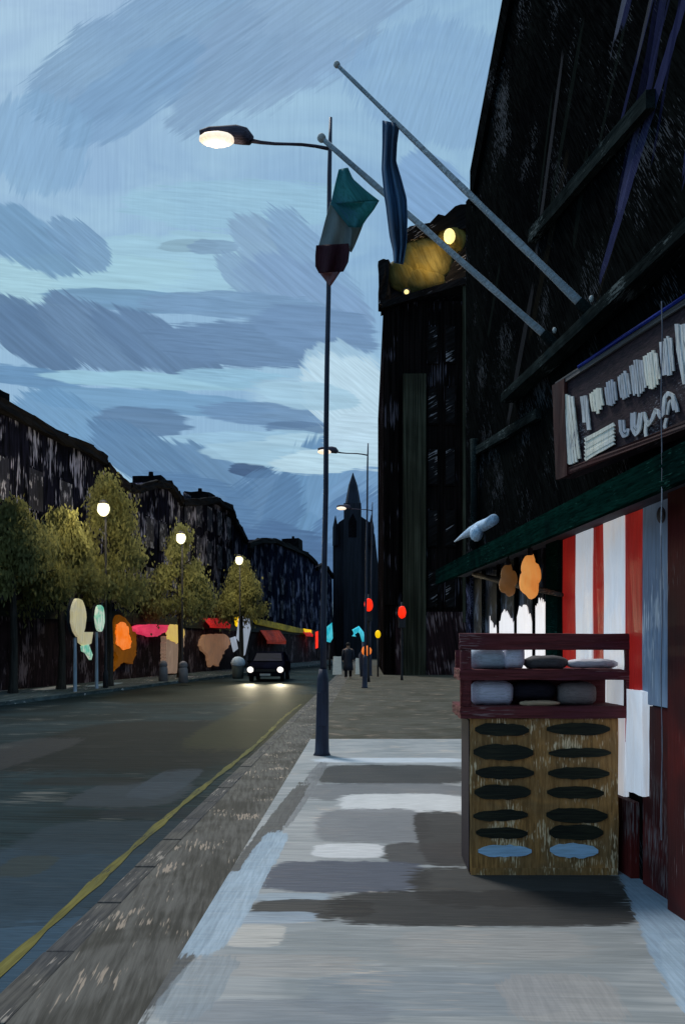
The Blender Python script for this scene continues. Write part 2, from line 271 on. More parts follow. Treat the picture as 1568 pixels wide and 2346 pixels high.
# ------------------------------------------------------------------ mesh helpers
class MB:
    def __init__(s): s.bm = bmesh.new()
    def poly_prism(s, pts, off):                  # pts: coplanar 3D outline, off: extrusion vector
        a = [s.bm.verts.new(p) for p in pts]; b = [s.bm.verts.new(Vector(p)+Vector(off)) for p in pts]
        n = len(pts); s.bm.faces.new(a); s.bm.faces.new(b[::-1])
        for i in range(n): s.bm.faces.new((a[i], b[i], b[(i+1)%n], a[(i+1)%n]))
        return s
    def box(s, x0, x1, y0, y1, z0, z1):
        return s.poly_prism([(x0,y0,z0),(x1,y0,z0),(x1,y1,z0),(x0,y1,z0)], (0,0,z1-z0))
    def tube(s, pts, rad, seg=10, jit=0.0, cap=True):
        pts = [Vector(p) for p in pts]; n = len(pts); rings = []
        if not hasattr(rad, '__len__'): rad = [rad]*n
        for i, p in enumerate(pts):
            t = (pts[min(i+1,n-1)]-pts[max(i-1,0)]).normalized()
            up = Vector((0,0,1)) if abs(t.z) < .9 else Vector((1,0,0))
            a = t.cross(up).normalized(); b = t.cross(a)
            r = rad[i]*(1+random.uniform(-jit, jit))
            rings.append([s.bm.verts.new(p+(a*math.cos(q*2*math.pi/seg)+b*math.sin(q*2*math.pi/seg))*r) for q in range(seg)])
        for i in range(n-1):
            for q in range(seg): s.bm.faces.new((rings[i][q], rings[i][(q+1)%seg], rings[i+1][(q+1)%seg], rings[i+1][q]))
        if cap: s.bm.faces.new(rings[0][::-1]); s.bm.faces.new(rings[-1])
        return s
    def ball(s, c, r, seg=14, ring=9, jit=0.0):
        c = Vector(c); r = Vector(r) if hasattr(r, '__len__') else Vector((r,r,r)); rows = []
        for i in range(1, ring):
            th = math.pi*i/ring
            rows.append([s.bm.verts.new(c+Vector((r.x*math.sin(th)*math.cos(2*math.pi*q/seg), r.y*math.sin(th)*math.sin(2*math.pi*q/seg), r.z*math.cos(th)))*(1+random.uniform(-jit,jit))) for q in range(seg)])
        top = s.bm.verts.new(c+Vector((0,0,r.z))); bot = s.bm.verts.new(c-Vector((0,0,r.z)))
        for q in range(seg):
            s.bm.faces.new((top, rows[0][q], rows[0][(q+1)%seg])); s.bm.faces.new((bot, rows[-1][(q+1)%seg], rows[-1][q]))
            for i in range(len(rows)-1): s.bm.faces.new((rows[i][q], rows[i+1][q], rows[i+1][(q+1)%seg], rows[i][(q+1)%seg]))
        return s
    def grid(s, fn, nu, nv):                      # fn(u, v) -> point
        vs = [[s.bm.verts.new(fn(i/nu, j/nv)) for i in range(nu+1)] for j in range(nv+1)]
        for j in range(nv):
            for i in range(nu): s.bm.faces.new((vs[j][i], vs[j][i+1], vs[j+1][i+1], vs[j+1][i]))
        return s
    def rough(s, amp, cuts=3):                    # hand-made, uneven edges
        bmesh.ops.subdivide_edges(s.bm, edges=s.bm.edges[:], cuts=cuts, use_grid_fill=True)
        for v in s.bm.verts: v.co += Vector((random.uniform(-amp,amp), random.uniform(-amp,amp), random.uniform(-amp,amp)))
        return s
    def build(s, name, mat, parent=None, smooth=False, bevel=0.0, solid=0.0, origin=None):
        bmesh.ops.recalc_face_normals(s.bm, faces=s.bm.faces[:])
        off = Vector((0,0,0)); p = parent
        while p is not None: off += Vector(p.location); p = p.parent
        loc = Vector((0,0,0))
        if parent is None and origin is not None: loc = Vector(origin); off = loc
        for v in s.bm.verts: v.co -= off
        me = bpy.data.meshes.new(name); s.bm.to_mesh(me); s.bm.free()
        if smooth:
            for f in me.polygons: f.use_smooth = True
        me.materials.append(M[mat])
        o = bpy.data.objects.new(name, me); COL.objects.link(o); o.parent = parent; o.location = loc
        if solid:
            q = o.modifiers.new('thickness', 'SOLIDIFY'); q.thickness = solid; q.offset = 0
        if bevel:
            q = o.modifiers.new('bevel', 'BEVEL'); q.width = bevel; q.segments = 2; q.limit_method = 'ANGLE'
        return o
def tag(o, label=None, cat=None, group=None, kind=None):
    if label: o['label'] = label
    if cat: o['category'] = cat
    if group: o['group'] = group
    if kind: o['kind'] = kind
    return o
def thing(name, loc, label, cat, group=None):
    o = bpy.data.objects.new(name, None); o.empty_display_size = .2; COL.objects.link(o); o.location = loc
    return tag(o, label, cat, group)
def copy_tree(o, parent=None):
    c = o.copy(); COL.objects.link(c); c.parent = parent
    for ch in [q for q in bpy.data.objects if q.parent == o and q.name in COL.objects and not q.get('copied_from_loop')]: copy_tree(ch, c)
    return c
def lamp(name, kind, loc, energy, color, parent=None, size=.1, aim=None, cone=60, blend=.6):
    d = bpy.data.lights.new(name, kind); d.energy = energy; d.color = color; d.shadow_soft_size = size
    if kind == 'SPOT': d.spot_size = R(cone); d.spot_blend = blend
    o = bpy.data.objects.new(name, d); COL.objects.link(o)
    off = Vector((0,0,0)); p = parent
    while p is not None: off += Vector(p.location); p = p.parent
    o.parent = parent; o.location = Vector(loc)-off
    if aim is not None: o.rotation_euler = (Vector(loc)-Vector(aim)).to_track_quat('Z','Y').to_euler()
    return o

def P(px, py, d): return Vector(((px-VX)/FPX*d, d, EYE+(VY-py)/FPX*d))
def G(px, py, z=0.0):                                   # a point on the ground
    d = (EYE-z)*FPX/(py-VY); return Vector(((px-VX)/FPX*d, d, z))
# shop plane on the right: X = 2.55 - .1 d
def fd(px, o=0.0): return (2.55-1.005*o)/((px-VX)/FPX+.1)
def F(px, py, o=0.0): return P(px, py, fd(px, o))
def FW(d, z, o=0.0): return Vector((2.55-.1*d-1.0*o, d-.1*o, z))
FN = Vector((-1,-.1,0)).normalized(); FT = Vector((-.1,1,0)).normalized()
# terrace plane on the left: X = -17.5 + .12 d
def ld(px, o=0.0): return (17.5-1.007*o)/((VX-px)/FPX+.12)
def LF(px, py, o=0.0): return P(px, py, ld(px, o))
def LW(d, z, o=0.0): return Vector((-17.5+.12*d+o, d-.12*o, z))
LN = Vector((1,-.12,0)).normalized(); LT = Vector((.12,1,0)).normalized()

# ------------------------------------------------------------------ ground, road, pavements
tag(MB().box(-600,600,-60,900,-.6,-.17).build('ground','earth'), 'dark ground spreading out beyond the street to the horizon', 'ground', kind='structure')
rd = MB(); rd.poly_prism([(-1.75,-8,-.165),(-1.75,112,-.165),(-3.2,112,-.165),(-14+.12*(-8),-8,-.165)], (0,0,.045))
tag(rd.build('road','asphalt'), 'dark wet tarmac road running down the street', 'road', kind='structure')
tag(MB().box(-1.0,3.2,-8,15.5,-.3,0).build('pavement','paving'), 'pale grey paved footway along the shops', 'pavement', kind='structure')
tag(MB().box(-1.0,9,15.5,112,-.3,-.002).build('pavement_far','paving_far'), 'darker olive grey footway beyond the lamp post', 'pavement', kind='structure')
tag(MB().box(-1.58,-1.0,-8,112,-.3,-.003).build('pavement_margin','strip'), 'dark grey strip along the edge of the footway', 'pavement', kind='structure')
kb = MB()
y = -8.0
while y < 70:
    kb.box(-1.75,-1.583,y+.008,y+.9,-.3,-.006+random.uniform(-.004,.004)); y += .91
tag(kb.build('kerb','kerb',bevel=.012), 'worn stone kerb between footway and road', 'kerb', kind='structure')
lp = MB(); lp.poly_prism([(-13.9+.12*4,4,-.3),(-13.9+.12*100,100,-.3),(-17.4+.12*100,100,-.3),(-17.4+.12*4,4,-.3)], (0,0,.3))
tag(lp.build('pavement_opposite','far_pavement'), 'pale grey footway along the opposite shops', 'pavement', kind='structure')
yl = MB()
def yfn(uu, vv):
    d = 2.5+vv*24; ww = .038+.012*math.sin(d*3.1)+.008*math.sin(d*9)
    return Vector((-2.02+.035*math.sin(d*.5)+(uu-.5)*2*ww, d, -.1155))
yl.grid(yfn, 1, 90)
tag(yl.build('yellow_line','yellow'), 'worn yellow line painted along the kerb', 'road marking', kind='structure')

# pale slabs, and dark bands that paint the stand's cast shadow into the footway colour
PAINTED_BANDS = [   # left, right, top, bottom on the picture, colour, opacity, direction of the brush marks
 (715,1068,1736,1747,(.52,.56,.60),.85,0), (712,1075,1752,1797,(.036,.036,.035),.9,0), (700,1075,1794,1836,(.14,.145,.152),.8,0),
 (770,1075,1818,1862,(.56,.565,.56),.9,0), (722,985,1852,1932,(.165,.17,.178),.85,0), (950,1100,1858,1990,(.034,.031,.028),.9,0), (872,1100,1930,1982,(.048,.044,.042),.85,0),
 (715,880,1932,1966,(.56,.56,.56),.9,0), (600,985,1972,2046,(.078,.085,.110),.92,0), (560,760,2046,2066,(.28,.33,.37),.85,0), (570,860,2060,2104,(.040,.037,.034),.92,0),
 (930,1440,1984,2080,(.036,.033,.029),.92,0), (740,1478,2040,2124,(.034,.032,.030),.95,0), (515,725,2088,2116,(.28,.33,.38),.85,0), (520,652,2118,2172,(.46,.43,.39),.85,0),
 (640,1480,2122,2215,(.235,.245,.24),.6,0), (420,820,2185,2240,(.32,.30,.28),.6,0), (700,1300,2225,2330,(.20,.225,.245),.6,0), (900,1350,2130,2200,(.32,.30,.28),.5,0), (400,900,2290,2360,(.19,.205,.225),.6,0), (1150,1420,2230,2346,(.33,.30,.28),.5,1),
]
def paint_bands(mname, PAINTED_BANDS, edging, z=0.0, wall=None, direct=None):
    m = M[mname]; t = m.node_tree; n = t.nodes; k = t.links; b = n['Principled BSDF']
    col = b.inputs['Base Color'].links[0].from_socket
    tcn = n.new('ShaderNodeTexCoord'); OB = tcn.outputs['Object']
    def mp(vec, loc, sc, ty='POINT', rot=0):
        q = n.new('ShaderNodeMapping'); q.vector_type = ty; q.inputs['Location'].default_value = loc; q.inputs['Scale'].default_value = sc; q.inputs['Rotation'].default_value = (0,0,R(rot)); k.new(vec, q.inputs[0]); return q.outputs[0]
    def ns(vec, det=2):
        q = n.new('ShaderNodeTexNoise'); q.inputs['Scale'].default_value = 1; q.inputs['Detail'].default_value = det; q.inputs['Roughness'].default_value = .6; k.new(vec, q.inputs['Vector']); return q.outputs['Fac']
    def mth(op, a, bb, c=None):
        q = n.new('ShaderNodeMath'); q.operation = op
        for i, vv in enumerate((a, bb, c)):
            if vv is None: continue
            if isinstance(vv, (int, float)): q.inputs[i].default_value = vv
            else: k.new(vv, q.inputs[i])
        return q.outputs[0]
    def mxc(f, a, bb):
        q = n.new('ShaderNodeMix'); q.data_type = 'RGBA'
        for si, vv in ((0, f), (6, a), (7, bb)):
            if isinstance(vv, tuple): q.inputs[si].default_value = vv
            elif isinstance(vv, (int, float)): q.inputs[si].default_value = vv
            else: k.new(vv, q.inputs[si])
        return q.outputs[2]
    def mrange(x, a, bb, c, d):
        q = n.new('ShaderNodeMapRange'); q.interpolation_type = 'SMOOTHSTEP'
        for i, vv in enumerate((a, bb, c, d)): q.inputs[i+1].default_value = vv
        k.new(x, q.inputs[0]); return q.outputs[0]
    if wall is not None:                          # work in the plane of a wall: distance along it and height
        sw = n.new('ShaderNodeSeparateXYZ'); k.new(OB, sw.inputs[0]); cw = n.new('ShaderNodeCombineXYZ')
        k.new(mth('ADD', sw.outputs[1], float(wall[0])), cw.inputs[0]); k.new(mth('ADD', sw.outputs[2], float(wall[1])), cw.inputs[1]); OB = cw.outputs[0]
    bx_ = ns(mp(OB, (0,0,0), (4.5,46,1)), 3); by_ = ns(mp(OB, (0,0,0), (46,3.0,1), rot=6), 3); lump = ns(mp(OB, (3,1,0), (5,7,1)), 2)
    edge_ = mth('MULTIPLY_ADD', lump, .30, -.15)
    items = [((G((x0+x1)/2,y1,z).x*.5+G((x0+x1)/2,y0,z).x*.5, (G(0,y0,z).y+G(0,y1,z).y)/2), ((x1-x0)/FPX*(G(0,(y0+y1)/2,z).y)/2, (G(0,y0,z).y-G(0,y1,z).y)/2), 0, c, op, fam) for x0,x1,y0,y1,c,op,fam in PAINTED_BANDS]
    def strip_(p0, p1, w_, c, op):               # a long pale edging between two points on the picture
        a, bb = G(*p0), G(*p1); d = bb-a
        items.append((((a.x+bb.x)/2, (a.y+bb.y)/2), (w_, d.length/2), math.degrees(math.atan2(d.y, d.x))-90, c, op, 1))
    for e_ in edging: strip_(*e_)
    if direct: items += direct; by_ = ns(mp(mp(OB, (0,0,0), (1,1,1), rot=-35), (0,0,0), (40,3,1)), 3)
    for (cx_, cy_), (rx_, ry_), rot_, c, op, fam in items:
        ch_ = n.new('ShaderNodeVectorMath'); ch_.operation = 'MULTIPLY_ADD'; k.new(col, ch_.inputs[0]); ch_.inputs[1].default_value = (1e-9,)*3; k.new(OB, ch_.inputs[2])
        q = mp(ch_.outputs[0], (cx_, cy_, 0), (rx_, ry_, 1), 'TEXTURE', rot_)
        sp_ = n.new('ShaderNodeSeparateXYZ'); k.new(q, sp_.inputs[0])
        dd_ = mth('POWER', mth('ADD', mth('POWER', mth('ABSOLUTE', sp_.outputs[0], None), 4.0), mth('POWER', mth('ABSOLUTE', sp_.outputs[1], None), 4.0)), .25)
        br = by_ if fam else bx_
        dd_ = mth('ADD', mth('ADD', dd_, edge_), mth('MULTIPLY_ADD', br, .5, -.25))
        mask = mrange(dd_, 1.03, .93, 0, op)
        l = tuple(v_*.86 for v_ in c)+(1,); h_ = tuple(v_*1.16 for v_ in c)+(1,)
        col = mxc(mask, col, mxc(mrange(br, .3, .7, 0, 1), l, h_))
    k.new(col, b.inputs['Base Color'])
paint_bands('paving', PAINTED_BANDS, [((742,1745), (640,1900), .09, (.16,.165,.17), .8), ((700,1790), (300,2346), .10, (.085,.084,.082), .95), ((640,1905), (560,2030), .12, (.30,.385,.46), .85), ((575,1990), (440,2190), .17, (.32,.40,.47), .85), ((500,2190), (400,2340), .14, (.24,.27,.29), .7), ((1450,1960), (1640,2346), .17, (.27,.36,.45), .9), ((1560,2150), (1620,2330), .14, (.33,.42,.50), .8)])
ROAD_TONES = [   # bluer and browner road patches; the olive one before the car paints headlight glow
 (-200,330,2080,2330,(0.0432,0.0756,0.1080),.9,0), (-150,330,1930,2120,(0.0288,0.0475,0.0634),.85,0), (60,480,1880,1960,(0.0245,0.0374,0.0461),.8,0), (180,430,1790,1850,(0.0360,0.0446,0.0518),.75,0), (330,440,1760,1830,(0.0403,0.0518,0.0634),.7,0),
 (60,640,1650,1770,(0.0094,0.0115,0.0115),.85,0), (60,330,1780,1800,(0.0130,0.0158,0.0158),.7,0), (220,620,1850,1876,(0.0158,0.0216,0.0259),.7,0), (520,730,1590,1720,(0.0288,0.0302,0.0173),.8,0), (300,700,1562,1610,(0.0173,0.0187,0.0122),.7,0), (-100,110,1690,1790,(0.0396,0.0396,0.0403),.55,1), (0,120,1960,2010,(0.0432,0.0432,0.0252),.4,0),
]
paint_bands('asphalt', ROAD_TONES, [], -.12)
paint_bands('far_pavement', [(-20,62,1571,1584,(.85,.76,.70),.95,0), (104,158,1570,1581,(.85,.76,.70),.95,0), (218,262,1564,1573,(.34,.42,.46),.9,0)], [])

# ------------------------------------------------------------------ near gabled building on the right
nb = thing('gabled_building', FW(8,0), 'very dark gable fronted building with sloping parapet towering over the shop sign', 'building')
wall = MB()
pts = [FW(2,0), F(1072,1500)*1, ]
e = fd(1066)
pts = [FW(1.2,0), FW(e,0), FW(e,EYE+(VY-462)/FPX*e), F(1079,446), F(1083,394), F(1122,195), F(1162,-10), F(1205,-240), FW(1.2,11.5)]
wall.poly_prism(pts, (7,.7,0)); wall.build('wall', 'black_wall', nb)
# loose blue and pale scratches in the dark render of the wall
rw = random.Random(11); scr = []
for q in range(60):
    far = q < 9
    yc, zc = (rw.uniform(6.5,10.5), rw.uniform(4.6,7.5)) if far else (rw.uniform(3.6,6.4), rw.uniform(4.7,8.6))
    c_ = rw.choice(((.075,.08,.17),(.05,.055,.14),(.15,.16,.22),(.012,.014,.045),(.09,.09,.10),(.03,.034,.09))) if not far else rw.choice(((.012,.016,.014),(.05,.05,.055),(.016,.014,.010)))
    scr.append(((yc, zc), (rw.uniform(.03,.08) if far else rw.uniform(.018,.075), rw.uniform(.30,1.0)), rw.uniform(24,52), c_, rw.uniform(.35,.75), 1))
paint_bands('black_wall', [], [], wall=(nb.location.y, nb.location.z), direct=scr)
def ledge(name, pa, pb, th, outw, mat='ledge'):
    a, b = F(*pa), F(*pb); bb = MB()
    bb.poly_prism([a, a+FN*outw, b+FN*outw, b], (0,0,-th)); bb.rough(.006, 2)
    return bb.build(name, mat, nb)
ledge('string_course', (1225,528), (1500,205), .13, .07)
ledge('cornice', (1180,902), (1640,486), .10, .16)
ledge('string_course', (1088,1030), (1240,935), .10, .06)
rk = MB(); rp = [(1084,392),(1122,195),(1162,-10),(1205,-240)]
a = [F(*q) for q in rp]
rk.poly_prism([a[0], a[-1], a[-1]+Vector((0,0,-.45)), a[0]+Vector((0,0,-.45))], FN*.05); rk.build('parapet_band', 'black_wall', nb)
# drainpipe seen as a pale upright streak
dp = MB(); dd = fd(1096); dp.tube([FW(dd,z,.06) for z in (2.9,3.4,3.9,4.3)], [.05]*4, 8, .1); dp.build('drainpipe', 'ledge', nb, True)
# canopy over the shop
cz = 2.72; d0, d1 = 2.0, 2.1/(.08+.1)
cb = MB(); cb.poly_prism([FW(d0,cz,.47), FW(d1,cz-.06,.47), FW(d1,cz-.25,.47), FW(d0,cz-.20,.47)], -FN*.05); cb.rough(.004,4)
cb.build('canopy_board', 'green_board', nb)
MB().poly_prism([FW(d0,cz-.09,0), FW(d0,cz-.09,.41), FW(d1,cz-.15,.41), FW(d1,cz-.15,0)], (0,0,.05)).build('canopy_soffit', 'soffit', nb)
MB().poly_prism([FW(d0,cz+.02,0), FW(d0,cz-.03,.46), FW(d1,cz-.09,.46), FW(d1,cz+.0,0)], (0,0,.02)).build('canopy_roof', 'shop_dark', nb)
# striped shop wall, its blue panel, posts and stall riser; stripes and panel carry an added glow
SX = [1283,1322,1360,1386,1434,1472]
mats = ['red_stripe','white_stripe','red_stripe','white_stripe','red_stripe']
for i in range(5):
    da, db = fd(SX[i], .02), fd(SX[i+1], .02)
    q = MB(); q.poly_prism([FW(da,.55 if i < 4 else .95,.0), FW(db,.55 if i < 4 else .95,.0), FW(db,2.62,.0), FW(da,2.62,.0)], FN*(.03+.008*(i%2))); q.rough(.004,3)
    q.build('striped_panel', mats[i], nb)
da, db = fd(1473,.03), fd(1531,.03)
bpn = MB().poly_prism([FW(da,1.25), FW(db,1.25), FW(db,2.62), FW(da,2.62)], FN*.04).rough(.004,3).build('blue_panel', 'blue_panel', nb)
kn = MB().ball(F(1513,1180,.07), (.03,.03,.055), 10, 7).build('notice', 'goods_brown', bpn, True)
da, db = fd(1424,.1), fd(1462,.1)
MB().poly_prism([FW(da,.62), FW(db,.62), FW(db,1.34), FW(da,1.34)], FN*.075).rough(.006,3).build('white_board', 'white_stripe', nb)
da, db = fd(1533,.1), fd(1600,.1)
MB().poly_prism([FW(da,0), FW(db,0), FW(db,2.62), FW(da,2.62)], FN*.12).build('door_post', 'dark_red', nb)
da, db = fd(1464,.05), fd(1532,.05)
MB().poly_prism([FW(da,0), FW(db,0), FW(db,1.24), FW(da,1.24)], FN*.03).build('door', 'dark_red', nb)
da, db = fd(1268), fd(1463)
MB().poly_prism([FW(da,0), FW(db,0), FW(db,.54), FW(da,.54)], FN*.06).build('stall_riser', 'dark_red', nb)
da = fd(1266,.06); MB().poly_prism([FW(da-.17,0), FW(da+.17,0), FW(da+.17,2.64), FW(da-.17,2.64)], FN*.08).build('post', 'green_board', nb)
da = fd(1066,.06); MB().poly_prism([FW(da-.3,0), FW(da,0), FW(da,2.62), FW(da-.3,2.62)], FN*.06).build('post', 'navy_wall', nb)
da, db = fd(1077), fd(1250)
win = MB().poly_prism([FW(da-.1,.6), FW(db,.6), FW(db,2.62), FW(da-.1,2.62)], FN*.03).build('shop_window', 'shop_dark', nb)
for px in (1105,1140,1180,1222):
    dm = fd(px,.05); MB().poly_prism([FW(dm-.035,.6,.03), FW(dm+.035,.6,.03), FW(dm+.035,2.6,.03), FW(dm-.035,2.6,.03)], FN*.03).build('mullion', 'black_wall', win)
# frosted lower panes, given an added glow, with an uneven, brushed top edge
for (xa, xb, ys) in ((1122,1138,(1425,1448)),(1144,1178,(1418,1404,1430)),(1184,1220,(1408,1386,1425)),(1225,1248,(1392,1380,1388))):
    nn_ = 12; top = []
    for i in range(nn_+1):
        f_ = i/nn_*(len(ys)-1); k_ = min(int(f_), len(ys)-2); yv = ys[k_]+(ys[k_+1]-ys[k_])*(f_-k_)
        top.append(F(xa+(xb-xa)*i/nn_, yv+random.uniform(-14,10), .04))
    lo = [FW(fd(xa,.04),.7,.04), FW(fd(xb,.04),.7,.04)]
    MB().poly_prism([lo[0]]+top+[lo[1]], FN*.008).build('frosted_pane', 'frosted', win)
MB().tube([F(1085,1316,.1)+(F(1285,1363,.1)-F(1085,1316,.1))*t for t in (0,.25,.5,.75,1)], [.028,.034,.04,.03,.02], 8, .15).build('awning_arm', 'rust_bar', nb, True)

# lanterns under the canopy
def lantern(px, yt, yb, w_, o, mat, label):
    p0, p1 = F(px,yt,o), F(px,yb,o); h = p0.z-p1.z; c = (p0+p1)/2
    t = thing('lantern', (c.x,c.y,p1.z), label, 'lantern', 'lanterns under the shop canopy')
    pr = [(0,.16),(.08,.55),(.25,.9),(.5,1.0),(.72,.85),(.9,.5),(1,.2)]
    def prof_(t_):
        for (a0, r0), (a1, r1) in zip(pr, pr[1:]):
            if t_ <= a1: return r0+(r1-r0)*((t_-a0)/(a1-a0))**.8
        return pr[-1][1]
    MB().tube([(c.x+.010*math.sin(i*.7), c.y, p1.z+h*i/20) for i in range(21)], [w_*prof_(i/20) for i in range(21)], 18, .015).build('paper_shade', mat, t, True)
    MB().tube([(c.x,c.y,p0.z-.02),(c.x,c.y,p0.z+.05)], [w_*.34,w_*.22], 10).build('cap', 'dark_metal', t)
    MB().tube([(c.x,c.y,p0.z+.05),(c.x,c.y,max(2.60,p0.z+.1))], [.008,.008], 6).build('cord', 'dark_metal', t)
    return t
lt = lantern(1213,1268,1372,.093,.30,'glow_lantern','bright orange paper lantern hanging nearest the striped wall')
lantern(1163,1292,1366,.085,.32,'glow_lantern_dim','dim brown paper lantern hanging left of the bright orange one')

# pale blue sign light on the canopy
sl = thing('sign_light', F(1090,1240,.40), 'pale blue spotlight with tapered snout sitting on the green canopy edge', 'spotlight')
o_ = .42
MB().tube([F(1040,1241,o_),F(1058,1229,o_),F(1078,1218,o_),F(1100,1207,o_),F(1118,1198,o_),F(1130,1190,o_)], [.006,.03,.055,.06,.055,.05], 12, .12).build('housing', 'flood_blue', sl, True)
MB().ball(F(1090,1222,o_+.05), (.07,.12,.085), 12, 8, .05).build('reflector', 'flood_blue', sl, True)
MB().tube([F(1108,1212,o_-.02), FW(fd(1108,o_),2.6,o_-.02)], [.012,.012], 6).build('bracket', 'dark_metal', sl)

# shop sign, turned a little to the street
def sd_(px, o=0.0): return (3.421-o*1.04)/((px-VX)/FPX+.2744)
def SG(px, py, o=0.0): return P(px, py, sd_(px, o))
SN = Vector((-1,-.2744,0)).normalized(); 
sg = thing('shop_sign', SG(1420,1050), 'dark maroon shop sign board with big pale brushed lettering above the canopy', 'sign')
corners = [(1284,1096),(1720,925),(1720,600),(1276,886)]
MB().poly_prism([SG(*q) for q in corners], -SN*.10).build('board', 'maroon_sign', sg)
def signbar(a, b, w_, mat, pr=.02, name='frame'):
    pa, pb = SG(*a), SG(*b); up = Vector((0,0,w_))
    MB().poly_prism([pa, pb, pb+up, pa+up], SN*pr).rough(.003,3).build(name, mat, sg)
signbar((1276,890), (1720,604), .045, 'goods_dark'); signbar((1284,1096), (1720,925), .05, 'brick_red')
signbar((1330,845), (1720,588), .022, 'cobalt', .03, 'top_trim')
pa = [SG(1270,884), SG(1298,868), SG(1306,1090), SG(1280,1100)]
MB().poly_prism(pa, SN*.03).rough(.003,3).build('frame', 'brick_red', sg)
def stroke(path, width, mat, o=.012, th=.012, name='letter'):
    """one brushed letter stroke lying on the sign board: path in picture points, width in picture units"""
    n = len(path); dense = []
    for i in range(n-1):
        for k in range(4): t = k/4; dense.append(((path[i][0]*(1-t)+path[i+1][0]*t), (path[i][1]*(1-t)+path[i+1][1]*t)))
    dense.append(path[-1]); n = len(dense); Lf, Rt = [], []
    for i, (x, y) in enumerate(dense):
        x0, y0 = dense[max(i-1,0)]; x1, y1 = dense[min(i+1,n-1)]; l = math.hypot(x1-x0, y1-y0) or 1
        nx, ny = -(y1-y0)/l, (x1-x0)/l
        wv = (width if not hasattr(width,'__len__') else width[0]+(width[1]-width[0])*i/(n-1))/2*(1+random.uniform(-.1,.1))
        Lf.append((x+nx*wv, y+ny*wv)); Rt.append((x-nx*wv, y-ny*wv))
    b = MB()
    def ring(i): return [b.bm.verts.new(SG(*Lf[i],o)), b.bm.verts.new(SG(*Rt[i],o)), b.bm.verts.new(SG(*Rt[i],o)-SN*.010), b.bm.verts.new(SG(*Lf[i],o)-SN*.010)]
    rs = [ring(i) for i in range(n)]
    for i in range(n-1):
        for q in range(4): b.bm.faces.new((rs[i][q], rs[i][(q+1)%4], rs[i+1][(q+1)%4], rs[i+1][q]))
    b.bm.faces.new(rs[0]); b.bm.faces.new(rs[-1][::-1])
    return b.build(name, mat, sg)
def comb(xl, xr, yt, yb, lean, n, mat, o=.014, hook=False):
    """a letter brushed as a row of close bristle lines, rounded at both ends"""
    paths = []
    for k in range(n):
        t = (k+.5)/n*2-1; xc = (xl+xr)/2+t*(xr-xl)/2; sl = -.52*t*(xr-xl)/2
        r1, r2 = 9*t*t+random.uniform(-4,4), 11*t*t+random.uniform(-5,3)
        p = [(xc-lean/2+2*t*t, yt+sl+r1), (xc, (yt+yb)/2+sl), (xc+lean/2, yb+sl-r2)]
        paths.append((p, (xr-xl)/n*random.uniform(.72,1.1)))
    strokes(paths, mat, o)
def strokes(paths, mat, o):
    parts = [stroke(p, w_, mat, o+random.uniform(0,.006), name='letter') for p, w_ in paths]
    bm_ = bmesh.new()
    for q in parts: bm_.from_mesh(q.data)
    parts[0].data.clear_geometry(); bm_.to_mesh(parts[0].data); bm_.free()
    for q in parts[1:]:
        me_ = q.data; bpy.data.objects.remove(q); bpy.data.meshes.remove(me_)
    return parts[0]
comb(1286,1319,906,1064,18,5,'letter',.022)
strokes([([(1330,908),(1334,940),(1336,968)],6), ([(1338,906),(1342,940),(1347,985)],8)], 'letter_dim', .014)
comb(1350,1378,890,944,7,5,'letter',.014)
comb(1384,1409,874,926,6,5,'letter_dim',.014)
comb(1415,1440,852,912,8,5,'letter_dim',.014)
comb(1443,1474,826,904,10,6,'letter_dim',.014)
comb(1474,1506,806,886,10,6,'letter',.014)
comb(1511,1539,774,860,8,5,'letter_dim',.014)
strokes([([(1548,742),(1552,800),(1566,880)],9), ([(1556,744),(1562,800),(1576,876)],8), ([(1564,742),(1572,800),(1586,870)],8)], 'letter_dim', .014)
strokes([([(1338,1008+k*9),(1368,992+k*8.5),(1404,972+k*8.5)],8) for k in range(6)], 'letter', .02)
strokes([([(1418,962),(1420,988),(1426,1000),(1434,996),(1437,982)],7), ([(1426,962),(1427,985),(1431,990)],5)], 'letter_dim', .016)
strokes([([(1446,946),(1446,982),(1454,996),(1462,985),(1466,952),(1472,946),(1477,962),(1482,974),(1492,960),(1500,938),(1505,944),(1510,956),(1516,948)],8),
         ([(1452,944),(1452,976),(1456,984),(1460,970),(1463,946)],5), ([(1478,968),(1476,990),(1478,1000)],7)], 'letter_dim', .017)
strokes([([(1516,950),(1520,912),(1528,900),(1538,906),(1546,930),(1549,944)],8), ([(1526,950),(1530,922),(1536,916),(1541,940)],5), ([(1524,958),(1520,976),(1522,984)],6)], 'letter_dim', .017)
# hanging cable in front of the wall
cbm = MB(); cbm.tube([P(1514+1.5*math.sin(i*1.3), yy, 4.75) for i, yy in enumerate(range(690,1960,65))], .0030, 6, .25)
tag(cbm.build('cable', 'cable', origin=P(1514,1955,4.75)), 'thin pale cable hanging straight down past the right end of the shop sign', 'cable')

